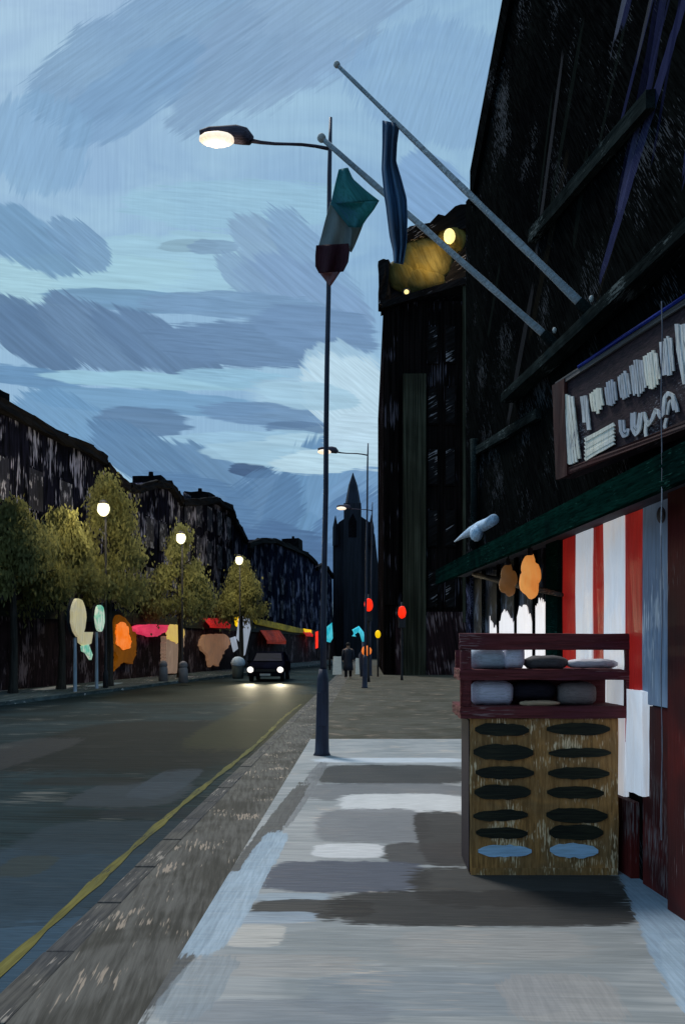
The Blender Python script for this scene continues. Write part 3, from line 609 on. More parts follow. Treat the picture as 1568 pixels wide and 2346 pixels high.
# flagpoles and flags
def pole(base, tip, r0, r1, label, split=None):
    t = thing('flagpole', base, label, 'flagpole', 'flagpoles on the dark facade')
    n = 14; ps = [Vector(base)+(Vector(tip)-Vector(base))*i/n for i in range(n+1)]
    MB().tube(ps, [r0+(r1-r0)*i/n for i in range(n+1)], 10, .12).build('shaft', 'flag_pole', t, True)
    MB().ball(tip, r1*1.7, 8, 6).build('finial', 'flag_pole_tip', t, True)
    d = (Vector(tip)-Vector(base)).normalized()
    MB().tube([Vector(base)-d*.10, Vector(base)+d*.14], [r0*1.6, r0*1.35], 10).build('socket', 'ledge', t)
    MB().ball(Vector(base)+Vector((0,-.02,.11)), (.02,.02,.03), 8, 6).build('cleat', 'flag_pole_tip', t)
    return t
b1 = F(1352,718,.02); t1 = P(771,148,6.98); pole(b1, t1, .034, .016, 'longer grey flagpole leaning out highest, blue flag on it')
b2 = F(1268,786,.02); t2 = P(736,316,7.88); pole(b2, t2, .032, .024, 'lower grey flagpole with the tricolour near its tip')
def sheet(left, right, d, amp, folds, nu=14, nv=24, ph=0.0, dz=0.0):
    def ev(poly, t):
        k = t*(len(poly)-1); i = min(int(k), len(poly)-2); f = k-i
        return (poly[i][0]*(1-f)+poly[i+1][0]*f, poly[i][1]*(1-f)+poly[i+1][1]*f)
    def fn(a, b):
        l, r = ev(left, b), ev(right, b)
        return P(l[0]*(1-a)+r[0]*a, l[1]*(1-a)+r[1]*a, d+dz*b+amp*math.sin(folds*a*2*math.pi+ph+b*1.3)*(.35+.65*b))
    return MB().grid(fn, nu, nv)
fb = sheet([(876,276),(876,330),(874,390),(880,450),(884,480),(892,540),(900,575),(902,602)], [(914,284),(908,330),(906,370),(918,410),(930,455),(932,500),(930,560),(922,606)], 7.02, .085, 2.3, 26, 36, .6)
tag(fb.build('blue_flag', 'flag_blue', None, True, solid=.008, origin=P(900,606,7.02)), 'dark blue flag hanging limp from the upper flagpole', 'flag')
ft = thing('tricolour_flag', P(755,655,7.9), 'limp tricolour flag of green, grey white and dark red hanging from the lower flagpole', 'flag')
sheet([(776,388),(768,420),(762,445),(757,468)], [(796,384),(808,410),(840,438),(868,460)], 7.9, .05, 1.2, 14, 14).build('green_band', 'flag_green', ft, True, solid=.006)
sheet([(757,467),(768,482),(784,502),(800,521)], [(868,460),(856,480),(840,500),(826,521)], 7.93, .05, 1.0, 14, 10).build('green_band', 'flag_green', ft, True, solid=.006)
sheet([(757,462),(746,500),(737,535),(729,564)], [(790,478),(800,505),(806,530),(803,566)], 7.99, .05, 1.5, 12, 16).build('white_band', 'flag_white', ft, True, solid=.006)
sheet([(784,505),(788,530),(795,556),(799,575)], [(834,508),(822,538),(812,562),(804,578)], 8.06, .03, 1.0, 6, 8).build('white_band', 'flag_white', ft, True, solid=.006)
sheet([(724,562),(722,585),(722,610),(730,626)], [(798,558),(800,575),(797,600),(786,622)], 7.92, .05, 1.6, 14, 12).build('red_band', 'flag_red', ft, True, solid=.006)
sheet([(732,626),(743,640),(754,655)], [(780,622),(769,638),(756,656)], 7.94, .02, 1.0, 6, 6).build('flag_tail', 'flag_tip', ft, True, solid=.006)

# ------------------------------------------------------------------ street stand in front of the shop
KD = 6.3; kx = lambda px: (px-VX)/FPX*KD; kz = lambda py: EYE+(VY-py)/FPX*KD
ks = thing('street_stand', (kx(1245), KD+.3, 0), 'brown wooden street stand with dark slots below and a maroon display rack on top', 'stand')
X0, X1, XR = kx(1075), kx(1416), kx(1466)
cbx = MB(); cbx.box(X0, X1, KD, KD+.52, .015, kz(1645)); cbx.rough(.004,5); cbx.build('cabinet', 'kiosk_wood', ks, bevel=.01)
MB().box(X0-.006, X0-.002, KD+.01, KD+.5, .02, kz(1650)).build('side_panel', 'kiosk_side', ks)
MB().box(X0+.01, X1-.01, KD-.012, KD+.3, 0, .05).build('plinth', 'kiosk_wood', ks)
MB().box(kx(1052), kx(1440), KD-.03, KD+.55, kz(1645), kz(1618)).rough(.004,4).build('counter', 'kiosk_maroon', ks)
rowy = [1672,1724,1769,1814,1865,1909]
def slot(xa, xb, yc, h, mat, tilt=0.0):
    n = 10; up, dn = [], []
    for i in range(n+1):
        t = i/n; e_ = (1-abs(2*t-1)**3.2)**.6 if 0 < i < n else .25
        x = kx(xa+(xb-xa)*t); z = kz(yc+tilt*(t-.5)); hh = h/2/FPX*KD*e_
        up.append((x, z+hh*random.uniform(.85,1.1))); dn.append((x, z-hh*random.uniform(.85,1.1)))
    outl = up+dn[::-1]
    b = MB(); b.poly_prism([(x, KD-.013, z) for x, z in outl], (0,.008,0)); return b.build('slot', mat, ks)
for i, yy in enumerate(rowy):
    slot(1086+random.uniform(-4,4), 1212+random.uniform(-8,10), yy+random.uniform(-3,3), (30,38,30,34,26,26)[i], 'slot', random.uniform(-3,4))
    slot(1254+random.uniform(-6,4), 1388+random.uniform(-10,12), yy+random.uniform(-3,3), (28,22,28,28,34,36)[i], 'slot', random.uniform(-2,5))
slot(1094, 1216, 1949, 27, 'slot_blue'); slot(1258, 1368, 1948, 32, 'slot_blue', 4)
# display rack
for (xa, xb, ya, yb, nm) in ((1052,1472,1488,1452,'rail'),(1052,1450,1558,1534,'shelf')):
    dep = .05 if nm == 'rail' else .42
    MB().box(kx(xa), kx(xb), KD-.01, KD-.01+dep, kz(ya), kz(yb)).rough(.005,4).build(nm, 'kiosk_maroon', ks)
MB().box(kx(1054), kx(1078), KD-.006, KD+.05, kz(1619), kz(1489)).rough(.004,3).build('upright', 'kiosk_maroon', ks)
MB().box(kx(1432), kx(1456), KD-.006, KD+.05, kz(1619), kz(1489)).rough(.004,3).build('upright', 'kiosk_maroon', ks)
MB().box(kx(1070), kx(1420), KD+.40, KD+.43, kz(1619), kz(1552)).build('back_panel', 'kiosk_maroon', ks)
MB().box(kx(1056), kx(1215), KD+.42, KD+.45, kz(1545), kz(1490)).build('back_panel', 'kiosk_maroon', ks)
def bundle(xa, xb, ya, yb, dep, mat, label, sq=.55, dy=.06):
    """soft rolled bundle of goods lying on a shelf: ends rounded, top slightly sagged"""
    c = ((kx(xa)+kx(xb))/2, KD+dy+dep/2, 0); zx = kz(yb); h = kz(ya)-kz(yb); wd = (kx(xb)-kx(xa))/2
    b = MB(); seg = 18; nn = 12; rings = []
    for i in range(nn+1):
        t = i/nn*2-1; e_ = max(.12, (1-abs(t)**3))**sq
        ring = []
        for q in range(seg):
            an = 2*math.pi*q/seg; ca, sa = math.cos(an), math.sin(an)
            sy = math.copysign(abs(ca)**.7, ca); sz = math.copysign(abs(sa)**.7, sa)
            ring.append(b.bm.verts.new((c[0]+wd*t, c[1]+dep/2*e_*sy+random.uniform(-.004,.004), zx+h*.5+h*.5*sz*(e_ if sz > 0 else min(1,e_*1.25))+random.uniform(-.004,.004))))
        rings.append(ring)
    for i in range(nn):
        for q in range(seg): b.bm.faces.new((rings[i][q], rings[i][(q+1)%seg], rings[i+1][(q+1)%seg], rings[i+1][q]))
    b.bm.faces.new(rings[0][::-1]); b.bm.faces.new(rings[-1])
    return tag(b.build('goods_bundle', mat, None, True, origin=(c[0], c[1], zx)), label, 'bundle', 'bundles on the display rack')
bundle(1078,1172,1478,1534,.26,'goods_grey','large blue grey rounded bundle at the left end of the upper shelf', .4)
bundle(1158,1204,1468,1532,.20,'goods_lavender','upright pale lavender bundle beside the blue grey one on the upper shelf', .25, .02)
bundle(1208,1310,1502,1534,.22,'goods_dark','low dark grey bundle in the middle of the upper shelf', .5)
bundle(1308,1426,1510,1532,.20,'goods_silver','flat silvery bundle at the right end of the upper shelf', .5)
bundle(1086,1180,1558,1618,.24,'goods_lavender','lavender bundle at the left end of the lower shelf', .25)
bundle(1176,1286,1562,1607,.24,'goods_navy','almost black bundle in the middle of the lower shelf', .5, .10)
bundle(1288,1374,1562,1618,.22,'goods_brown','grey brown bundle at the right of the lower shelf', .3)
bundle(1192,1284,1606,1618,.10,'goods_tan','thin tan strip of goods lying before the black bundle', .6, .0)

# ------------------------------------------------------------------ street lamps on the near footway
LD = 13.2
def street_lamp(label):
    t = thing('street_lamp', G(737,1730), label, 'street lamp', 'tall street lamps on the near footway')
    bx, by = t.location.x, t.location.y
    zz = lambda py: EYE+(VY-py)/FPX*LD
    lean = lambda z: bx+.13*z/9.6
    MB().tube([(lean(z), by, z) for z in (0,.05,.3,.8,1.15,1.3)], [.135,.11,.10,.095,.088,.062], 14).build('base_column', 'pole_paint', t, True)
    zs = [1.3,2,3,4,5,6,7,8,8.8,9.2,9.64]
    MB().tube([(lean(z)+.006*math.sin(z*2), by, z) for z in zs], [.05,.046,.043,.041,.040,.039,.036,.034,.034,.03,.022], 12, .05).build('post', 'pole_paint', t, True)
    MB().box(bx-.062,bx+.07,by-.108,by-.09,.45,.95).build('access_door', 'pole_paint', t, bevel=.004)
    a0, a1 = P(754,341,LD), P(566,320,LD)
    MB().tube([a0+(a1-a0)*i/6+Vector((0,0,.02*math.sin(i))) for i in range(7)], [.03,.026,.022,.022,.024,.028,.034], 10, .08).build('arm', 'lamp_shell', t, True)
    MB().tube([P(x,y,LD) for x, y in ((575,322),(560,312),(540,308),(510,305),(480,304),(458,306))], [.07,.125,.13,.10,.085,.05], 14, .04).build('lamp_head', 'lamp_shell', t, True)
    MB().ball(P(498,322,LD)+Vector((0,-.03,0)), (.275,.15,.098), 18, 10, .02).build('lens', 'glow_cream', t, True)
    return t
main = street_lamp('tall dark street lamp nearest the viewer with a pale lens over the road')
LAMPS = [(-.09,34.4,'second tall street lamp along the footway, seen right of the nearest post'), (.17,48.5,'farthest tall street lamp standing by the dark corner building')]
for (x, y, lb) in LAMPS:
    c = copy_tree(main); c.location = (x, y, 0); c['label'] = lb
lamp('lamp_light', 'POINT', P(495,352,LD), 12, (1,.82,.6), main, .15)

# ------------------------------------------------------------------ tall corner building with floodlit attic
TD = 50.0
tw = thing('corner_building', P(970,1546,TD), 'tall black corner building with a floodlit yellow attic and sloping roof', 'building')
xl = P(878,0,TD).x; xr = 9.5
ztop = P(0,690,TD).z
MB().box(xl, xr, TD, TD+26, 0, ztop).build('wall', 'tower_wall', tw)
MB().box(P(922,0,TD).x, P(974,0,TD).x, TD-.35, TD+.0, 0, P(0,860,TD).z).build('pier', 'tower_pier', tw)
MB().box(P(1058,0,TD).x, P(1088,0,TD).x, TD-.30, TD+.0, 3, P(0,640,TD).z).build('pier', 'tower_pier', tw)
MB().box(xl-.02, P(912,0,TD).x, TD-.22, TD-.0, 4, ztop-.3).build('pier', 'tower_wall', tw)
cn = MB(); cn.poly_prism([P(872,706,TD-.5), P(1100,640,TD-.5), P(1100,624,TD-.5), P(876,690,TD-.5)], (0,1.2,0)); cn.build('cornice', 'tower_roof', tw)
at = MB(); at.poly_prism([P(884,700,TD+.8), P(890,640,TD+.8), P(905,600,TD+.8), P(922,556,TD+.8), P(960,540,TD+.8), P(1080,500,TD+.8), P(1120,640,TD+.8)], (0,14,0)); at.build('attic', 'tower_roof', tw)
for (bx0, by0, rx0, ry0, ang0) in ((972,600,64,54,0),(1034,548,34,36,0),(924,632,42,40,0),(944,600,36,50,0),(960,640,60,34,0)):  # bays shaped and coloured as the floodlights' pool of light on the attic
    bb_ = MB(); c_ = P(bx0, by0, TD+.85); sc_ = TD/FPX
    bb_.ball(c_, (rx0*sc_, .55, ry0*sc_), 26, 16, .055); bb_.build('light_pool_bay', 'attic', tw, True)
rf = MB(); rf.poly_prism([P(914,560,TD+.4), P(920,534,TD+.4), P(938,518,TD+.4), P(984,510,TD+.4), P(1003,490,TD+.4), P(1018,494,TD+.4), P(1042,472,TD+.4), P(1054,468,TD+.4), P(1110,466,TD+.4), P(1110,520,TD+.4), P(1004,528,TD+.4), P(965,540,TD+.4)], (0,15,0))
rf.build('roof', 'tower_roof', tw)
ch = MB(); ch.box(P(868,0,TD).x, P(892,0,TD).x, TD+.2, TD+1.2, ztop-.1, P(0,590,TD).z); ch.rough(.1,2); ch.build('chimney', 'tower_roof', tw)
for i, py in enumerate((790,930,1070,1210,1350)):
    for px in (990,1030):
        f_ = MB().box(P(px-14,0,TD).x, P(px+14,0,TD).x, TD-.1, TD+.0, P(0,py+44,TD).z, P(0,py-44,TD).z).build('window', 'tower_wall', tw)
        MB().box(P(px-10,0,TD).x, P(px+10,0,TD).x, TD-.13, TD-.1, P(0,py+40,TD).z, P(0,py-40,TD).z).build('pane', 'tower_roof', f_)
MB().box(P(905,0,TD).x, xr, TD-.25, TD, 0, 3.6).build('shopfront', 'shopfront', tw)
def flood(px, py, lbl, en, aimpx, vis):
    p = P(px, py, TD-.25)
    t = thing('floodlight', p-Vector((0,0,.3)), lbl, 'floodlight', 'floodlights on the corner building attic')
    MB().tube([p+Vector((0,-.16,0)), p+Vector((0,.12,.02)), p+Vector((0,.3,.02))], [.24,.22,.08], 12).build('housing', 'dark_metal', t, True)
    MB().ball(p+Vector((0,-.2,0)), vis, 12, 8).build('lens', 'glow_flood', t, True)
    MB().tube([p-Vector((0,-.1,.2)), p-Vector((0,-.5,.75))], [.05,.05], 6).build('bracket', 'dark_metal', t)
    lamp('flood_beam', 'POINT', P(*aimpx), en, (1,.72,.30), t, .3)
flood(1028,545,'floodlight with a glowing cream lens at the right of the yellow attic', 22, (1018,552,TD-.45), (.33,.1,.45))
flood(930,672,'small floodlight low on the ledge below the yellow attic', 130, (1000,586,TD-.65), (.14,.06,.14))

# ------------------------------------------------------------------ church closing the street
CD = 112.0
chn = thing('church', P(815,1510,CD), 'dark navy church with a slender pointed spire closing the far end of the street', 'church')
def bxp(xa, xb, yt, y0, y1): return MB().box(P(xa,0,CD).x, P(xb,0,CD).x, CD+y0, CD+y1, 0, P(0,yt,CD).z)
nvv = MB(); nvv.poly_prism([(P(x,0,CD).x, CD, P(0,y,CD).z) for x, y in ((762,1520),(762,1215),(776,1196),(800,1180),(822,1180),(846,1196),(858,1225),(866,1300),(880,1450),(884,1520))], (0,30,0)); nvv.build('nave', 'church', chn)
bxp(788,827,1160,-2.5,2).build('tower', 'church', chn)
sp = MB(); cx = P(808,0,CD).x; zt = P(0,1165,CD).z; r_ = 1.05
sp.tube([(cx,CD-.25,zt), (cx,CD-.25,zt+1.8), (cx,CD-.25,zt+3.0), (cx,CD-.25,P(0,1084,CD).z)], [1.1,.78,.55,.03], 8); sp.build('spire', 'spire', chn)
for px, yt in ((768,1182),(850,1180)):
    x = P(px,0,CD).x; z = P(0,1215,CD).z
    MB().tube([(x,CD-.3,z-2), (x,CD-.3,z+.3), (x,CD-.3,P(0,yt,CD).z)], [.42,.40,.04], 6).build('pinnacle', 'church', chn)
MB().poly_prism([(cx-.5,CD-2.56,zt-4),(cx+.5,CD-2.56,zt-4),(cx+.5,CD-2.56,zt-2),(cx,CD-2.56,zt-1),(cx-.5,CD-2.56,zt-2)], (0,.05,0)).build('belfry_opening', 'roof_slate', chn)

# ------------------------------------------------------------------ terrace on the opposite side
def terrace(name, prof, xa, xb, mat, label, chim=(), winrows=(), nwin=3, depth=9.0, shop=True, ztop_win=7.6):
    """prof: roofline on the picture from left to right; the block is extruded away from the street"""
    da, db = ld(xa), ld(xb)
    root = thing(name, LW((da+db)/2, 0), label, 'building', 'terrace houses on the opposite side')
    pts = [LW(da,0)]+[LF(x,y) for x, y in prof]+[LW(db,0)]
    MB().poly_prism(pts, -LN*depth).build('wall', mat, root)
    ev = MB(); ee = [LF(x,y) for x, y in prof]
    for i in range(len(ee)-1):
        a, b = ee[i], ee[i+1]
        ev.poly_prism([a-Vector((0,0,.32)), b-Vector((0,0,.32)), b+Vector((0,0,.10)), a+Vector((0,0,.10))], LN*.3)
    ev.rough(.05,2); ev.build('eaves', 'roof_slate', root)
    for (cx_, cw, ct) in chim:
        d0 = ld(cx_-cw/2); d1 = ld(cx_+cw/2); base = min(p.z for p in ee)-.5; top = LF(cx_,ct).z
        c_ = MB(); c_.poly_prism([LW(d0,base,-.3), LW(d1,base,-.3), LW(d1,base,-2.0), LW(d0,base,-2.0)], (0,0,top-base)); c_.rough(.06,2)
        co_ = c_.build('chimney', 'roof_slate', root)
        dm = (d0+d1)/2
        MB().tube([LW(dm,top,-1.1), LW(dm,top+.35,-1.1)], [.16,.13], 8).build('chimney_pot', 'roof_slate', co_)
    span = db-da
    for z0 in winrows:
        for k in range(nwin):
            dc = da+span*(k+.5)/nwin; hw = min(.55, span/nwin*.28)
            f_ = MB().poly_prism([LW(dc-hw-.1,z0-.1), LW(dc+hw+.1,z0-.1), LW(dc+hw+.1,z0+1.7), LW(dc-hw-.1,z0+1.7)], LN*.05).build('window', mat, root)
            MB().poly_prism([LW(dc-hw,z0,.052), LW(dc+hw,z0,.052), LW(dc+hw,z0+1.6,.052), LW(dc-hw,z0+1.6,.052)], LN*.02).build('pane', 'window_pane', f_)
    if shop:
        MB().poly_prism([LW(da+.05,0), LW(db-.05,0), LW(db-.05,2.75), LW(da+.05,2.75)], LN*.18).build('shopfront', 'shopfront', root)
        MB().poly_prism([LW(da+.03,2.76), LW(db-.03,2.76), LW(db-.03,3.35), LW(da+.03,3.35)], LN*.3).build('fascia', 'fascia_dark', root)
    return root
terrace('terrace_house', [(-420,700),(-120,865),(-40,905),(60,958),(140,1000),(200,1026),(236,1050)], -420, 236, 'terrace', 'big dark terrace house nearest on the left with a chimney above its roof', ((18,46,892),), (4.4,7.1), 7)
terrace('terrace_house', [(237,1062),(255,1085),(270,1100),(290,1112)], 237, 290, 'terrace', 'narrow dark terrace house with sloping roof right of the chimney house', (), (4.2,6.6), 2)
terrace('terrace_house', [(291,1112),(310,1116),(350,1104),(382,1106),(400,1128),(412,1146)], 291, 412, 'terrace', 'dark terrace house with a stubby chimney above the second street tree', ((388,16,1094),), (4.3,7.0), 4)
terrace('terrace_house', [(413,1148),(450,1146),(490,1142),(505,1152),(524,1160),(532,1185)], 413, 532, 'terrace', 'flat topped dark terrace house in the middle of the far row', ((494,14,1130),), (4.3,7.0,9.3), 5)
terrace('terrace_house', [(533,1190),(545,1208),(560,1238)], 533, 565, 'terrace_far', 'narrow navy terrace house stepping down beyond the flat topped one', (), (4.3,6.6), 2)
terrace('terrace_house', [(566,1246),(590,1236),(625,1236),(660,1250),(700,1268),(722,1290)], 566, 722, 'terrace_far', 'low navy terrace house whose roof slopes down behind the lamp post', ((695,10,1236),), (4.2,6.4), 6)
terrace('terrace_house', [(723,1300),(735,1292),(748,1300),(760,1320)], 723, 764, 'terrace_far', 'farthest navy terrace house hidden partly by the lamp post', (), (4.2,), 3)

# awnings and lit shop details along the terrace
def lbox(xa, xb, ya, yb, o, th):          # slab parallel to the terrace, o metres proud of the wall
    p = [LF(xa,yb,o), LF(xb,yb,o), LF(xb,ya,o), LF(xa,ya,o)]
    return MB().poly_prism(p, -LN*th)
def awning(xa, xb, ya, yb, o, mat, label, grp=None):
    t = thing('awning', LF((xa+xb)/2, yb, o), label, 'awning', grp or 'shop awnings on the opposite side')
    a, b = LF(xa,ya,.35), LF(xb,ya,.35); dz = LF(xa,ya,o).z-LF(xa,yb,o).z
    n = 8; m_ = MB()
    for i in range(n):
        p = a+(b-a)*i/n; q = a+(b-a)*(i+1)/n; s_ = (.0 if i%2 else .04)
        m_.poly_prism([p, q, q+LN*(o-.35)-Vector((0,0,dz*.8+s_)), p+LN*(o-.35)-Vector((0,0,dz*.8+s_))], (0,0,-.04))
    m_.build('canopy_cloth', mat, t)
    va, vb = a+LN*(o-.35)-Vector((0,0,dz*.82)), b+LN*(o-.35)-Vector((0,0,dz*.82))
    MB().poly_prism([va, vb, vb-Vector((0,0,dz*.45)), va-Vector((0,0,dz*.3))], LN*.03).rough(.03,2).build('valance', mat, t)
    return t
awning(-60,170,1335,1372,1.3,'awning_dark','long dark maroon awning at the far left edge')
awning(176,282,1352,1378,1.2,'awning_dark','dark maroon awning above the round pale sign')
awning(500,545,1370,1384,1.0,'awning_dark','small dark awning under the third street tree')
awning(465,512,1416,1436,.8,'red_cloth','bright red awning left of the yellow lamp')
awning(596,640,1444,1472,.9,'rust_cloth','rust red awning right of the pale banner')
awning(690,706,1444,1456,.8,'red_cloth','tiny red awning close to the lamp post')
def disc_sign(px, py, rx, ry, o, mat, label, rim='dark_metal', post_y=None, plate=True):
    c = LF(px, py, o); s_ = ld(px,o)/FPX; t = thing('round_sign', Vector((c.x,c.y,0)) if post_y else c-Vector((0,0,ry*s_)), label, 'sign')
    n = 22; pl = [c+LT*(rx*s_*math.cos(2*math.pi*i/n)*random.uniform(.94,1.04))+Vector((0,0,ry*s_*math.sin(2*math.pi*i/n)*random.uniform(.94,1.04))) for i in range(n)]
    q = MB(); q.poly_prism(pl, LN*.12); q.build('face', mat, t)
    pl2 = [c+(p-c)*1.04-LN*.01 for p in pl]; q = MB(); q.poly_prism(pl2, -LN*.1); q.build('rim', rim, t)
    if post_y:
        MB().tube([Vector((c.x,c.y,0))-LN*.06, Vector((c.x,c.y,c.z-ry*s_*.8))-LN*.06], [.07,.05], 8).build('post', 'pale_bin', t)
        if plate:
            MB().poly_prism([LF(x,y,o) for x, y in ((176,1448),(208,1448),(204,1474),(190,1482),(178,1472))], LN*.1).build('lower_plate', mat, t)
            MB().poly_prism([LF(x,y,o+.02) for x, y in ((184,1480),(198,1476),(207,1500),(204,1512),(194,1496),(186,1492))], LN*.1).build('arrow_plate', 'glow_mint', t)
    else:
        MB().tube([c-LN*.1, c-LN*(o-.2)], [.04,.04], 6).build('bracket', 'dark_metal', t)
    return t
disc_sign(176,1414,34,44,3.2,'glow_disc','large pale round lit sign on a post under the maroon awning', post_y=1)
disc_sign(225,1416,21,31,3.0,'glow_mint','small round mint green lit sign on a post beside the large pale one', post_y=1, plate=False)
disc_sign(541,1422,15,14,.8,'glow_sun','small bright yellow lit sign beside the pale banner')
def jag(poly, amp):
    o = []
    for i in range(len(poly)):
        a, b = poly[i], poly[(i+1)%len(poly)]; n = max(1, int(math.hypot(b[0]-a[0], b[1]-a[1])/4))
        for k in range(n): o.append((a[0]+(b[0]-a[0])*k/n+random.uniform(-amp,amp), a[1]+(b[1]-a[1])*k/n+random.uniform(-amp,amp)))
    return o
def lit_window(poly, o, mat, label, cat, inner=None, imat=None, name='lit_window'):
    c = LF(sum(p[0] for p in poly)/len(poly), max(p[1] for p in poly), o)
    t = thing(name, c, label, cat)
    MB().poly_prism([LF(x,y,o) for x, y in jag(poly, 1.6)], -LN*(o-.19)).build('surround', mat, t)
    if inner: MB().poly_prism([LF(x,y,o+.01) for x, y in jag(inner, 1.4)], LN*.04).build('lamp_glass', imat, t)
    return t
lit_window([(262,1420),(270,1408),(284,1412),(302,1436),(313,1450),(312,1500),(304,1520),(284,1516),(262,1538),(270,1505),(261,1490)], .4, 'glow_amber', 'amber lit doorway with a glowing orange lamp at its centre', 'doorway',
           [(266,1430),(280,1424),(292,1436),(294,1452),(300,1470),(296,1486),(282,1490),(266,1476),(264,1450)], 'glow_orange', 'lit_doorway')
lit_window([(382,1458),(422,1458),(420,1500),(412,1540),(384,1544),(380,1500)], .5, 'tan_stone', 'tan stone pillar with a yellow lit cap beside the pink sign with added glow', 'pillar',
           [(379,1440),(390,1430),(412,1432),(422,1446),(420,1462),(404,1474),(382,1464)], 'glow_yellow', 'lit_pillar')
lit_window([(462,1466),(468,1456),(482,1452),(504,1453),(519,1454),(526,1462),(527,1476),(518,1490),(510,1500),(505,1514),(500,1526),(490,1520),(483,1528),(478,1508),(474,1498),(464,1490),(461,1478)], .4, 'glow_tan', 'broad tan lit shop doorway left of the pale banner', 'doorway', name='lit_doorway')
lit_window([(312,1440),(324,1433),(352,1431),(386,1433),(384,1446),(372,1453),(356,1459),(340,1455),(328,1452),(326,1446),(314,1446)], .6, 'pink_cloth', 'bright pink sign with added glow between the orange doorway and the tan pillar', 'sign', name='added_glow_sign')
# banner and small hanging board
bnr = thing('hanging_banner', LF(557,1500,1.0), 'pale grey banner hanging upright left of the parked car', 'banner')
s_ = MB(); s_.poly_prism([LF(x,y,1.0) for x, y in ((546,1414),(568,1410),(573,1440),(566,1472),(560,1500),(552,1506),(552,1476),(541,1462))], LN*.05); s_.build('cloth', 'pale_banner', bnr)
MB().tube([LF(557,1408,1.0), LF(557,1408,.2)], [.04,.04], 6).build('bracket', 'dark_metal', bnr)
sb = thing('hanging_board', LF(533,1492,.8), 'small pale hanging board beside the pale grey banner', 'sign')
MB().poly_prism([LF(x,y,.8) for x, y in ((526,1462),(538,1458),(544,1486),(534,1494))], LN*.05).build('board', 'pale_banner', sb)
MB().tube([LF(532,1460,.8), LF(532,1452,.8), LF(532,1452,.2)], [.03,.03,.03], 6).build('bracket', 'dark_metal', sb)
ob = thing('shop_fascia', LF(650,1450,.5), 'olive yellow shop fascia board with a bright yellow lit end', 'shop board')
MB().poly_prism([LF(x,y,.5) for x, y in ((580,1415),(640,1428),(690,1440),(716,1444),(716,1452),(670,1448),(590,1430))], -LN*.2).build('board', 'olive_board', ob)
MB().poly_prism([LF(x,y,.52) for x, y in ((694,1440),(712,1443),(712,1453),(698,1451))], LN*.04).build('lit_end', 'glow_sun', ob)
vs = thing('vertical_sign', LF(727,1488,1.2), 'thin upright red orange lit sign just left of the lamp post', 'sign')
MB().poly_prism([LF(x,y,1.2) for x, y in ((722,1448),(727,1446),(727,1484),(722,1486))], LN*.06).build('face', 'glow_red', vs)
MB().tube([LF(727,1430,1.15), LF(727,1430,.2)], [.05,.05], 6).build('bracket', 'dark_metal', vs)
bn = thing('litter_bin', (P(545,1556,44).x, 44, 0), 'dark litter bin with a pale domed top at the far kerb', 'bin')
bx_ = bn.location.x
MB().tube([(bx_,44,0),(bx_,44,.1),(bx_,44,.75)], [.26,.28,.32], 12).build('body', 'bin_body', bn, True)
MB().ball((bx_,44,.8), (.36,.36,.32), 12, 8, .04).build('lid', 'pale_bin', bn, True)
# bollards by the far kerb
bl = None
for i, (px, py) in enumerate(((374,1545),(420,1548))):
    p = G(px, py+16)
    if bl is None:
        bl = thing('bollard', p, 'left one of two squat brown bollards before the tan pillar', 'bollard', 'bollards at the far kerb')
        MB().tube([p, p+Vector((0,0,.6)), p+Vector((0,0,.7))], [.22,.2,.16], 10).build('body', 'goods_brown', bl, True)
        MB().ball(p+Vector((0,0,.78)), .2, 10, 7).build('cap', 'goods_brown', bl, True)
    else:
        c_ = copy_tree(bl); c_.location = p; c_['label'] = 'right one of two squat brown bollards before the tan pillar'

# ------------------------------------------------------------------ street trees with conical crowns
def tree(px, d, ptop, pbot, wpx, label, n, mat):
    rng = random.Random(int(px*7)); c = P(px,0,d); s_ = d/FPX
    zt, zb = P(0,ptop,d).z, P(0,pbot,d).z; W = wpx*s_/2
    t = thing('street_tree', (c.x, d, 0), label, 'tree', 'conical street trees on the opposite footway')
    tr = MB(); tr.tube([(c.x+.05*math.sin(z), d, z) for z in (0,.4,1.5,3,zb+1,(zt+zb)/2,zt-.6)], [.2,.15,.13,.12,.10,.07,.02], 9, .05)
    for k in range(9):
        a_ = k*2.4; z = zb+(zt-zb)*(.08+.08*k); r_ = W*(.75-.06*k)
        tr.tube([(c.x,d,z),(c.x+math.cos(a_)*r_*.5,d+math.sin(a_)*r_*.5,z+.3),(c.x+math.cos(a_)*r_,d+math.sin(a_)*r_,z+.45)], [.05,.035,.012], 5)
    tr.build('trunk', 'bark', t)
    cr = MB(); clumps = []
    for k in range(46):
        h = rng.random()**1.25; rr = W*((1-h)**.72)*rng.uniform(.5,1.0); a_ = rng.uniform(0,2*math.pi)
        clumps.append((c.x+math.cos(a_)*rr, d+math.sin(a_)*rr, zb+(zt-zb)*h*.96, rng.uniform(.28,.6)*(1-.35*h)))
    for _ in range(n):
        x, y, z, r_ = clumps[rng.randrange(len(clumps))]
        p = Vector((x+rng.gauss(0,r_*.6), y+rng.gauss(0,r_*.6), z+rng.gauss(0,r_*.7)))
        u_ = Vector((rng.uniform(-1,1), rng.uniform(-1,1), rng.uniform(-.4,.4))).normalized()*rng.uniform(.025,.06)
        v_ = Vector((rng.uniform(-.4,.4), rng.uniform(-.4,.4), -1)).normalized()*rng.uniform(.09,.22)
        vv = [cr.bm.verts.new(q) for q in (p-u_*.4, p+u_*.4, p+u_+v_*.5, p+v_, p-u_+v_*.5)]
        cr.bm.faces.new(vv)
    cr.build('crown', mat, t)
    return t
tree(30,30.5,1160,1350,270,'broad olive street tree at the left edge of the street', 15000, 'leaf')
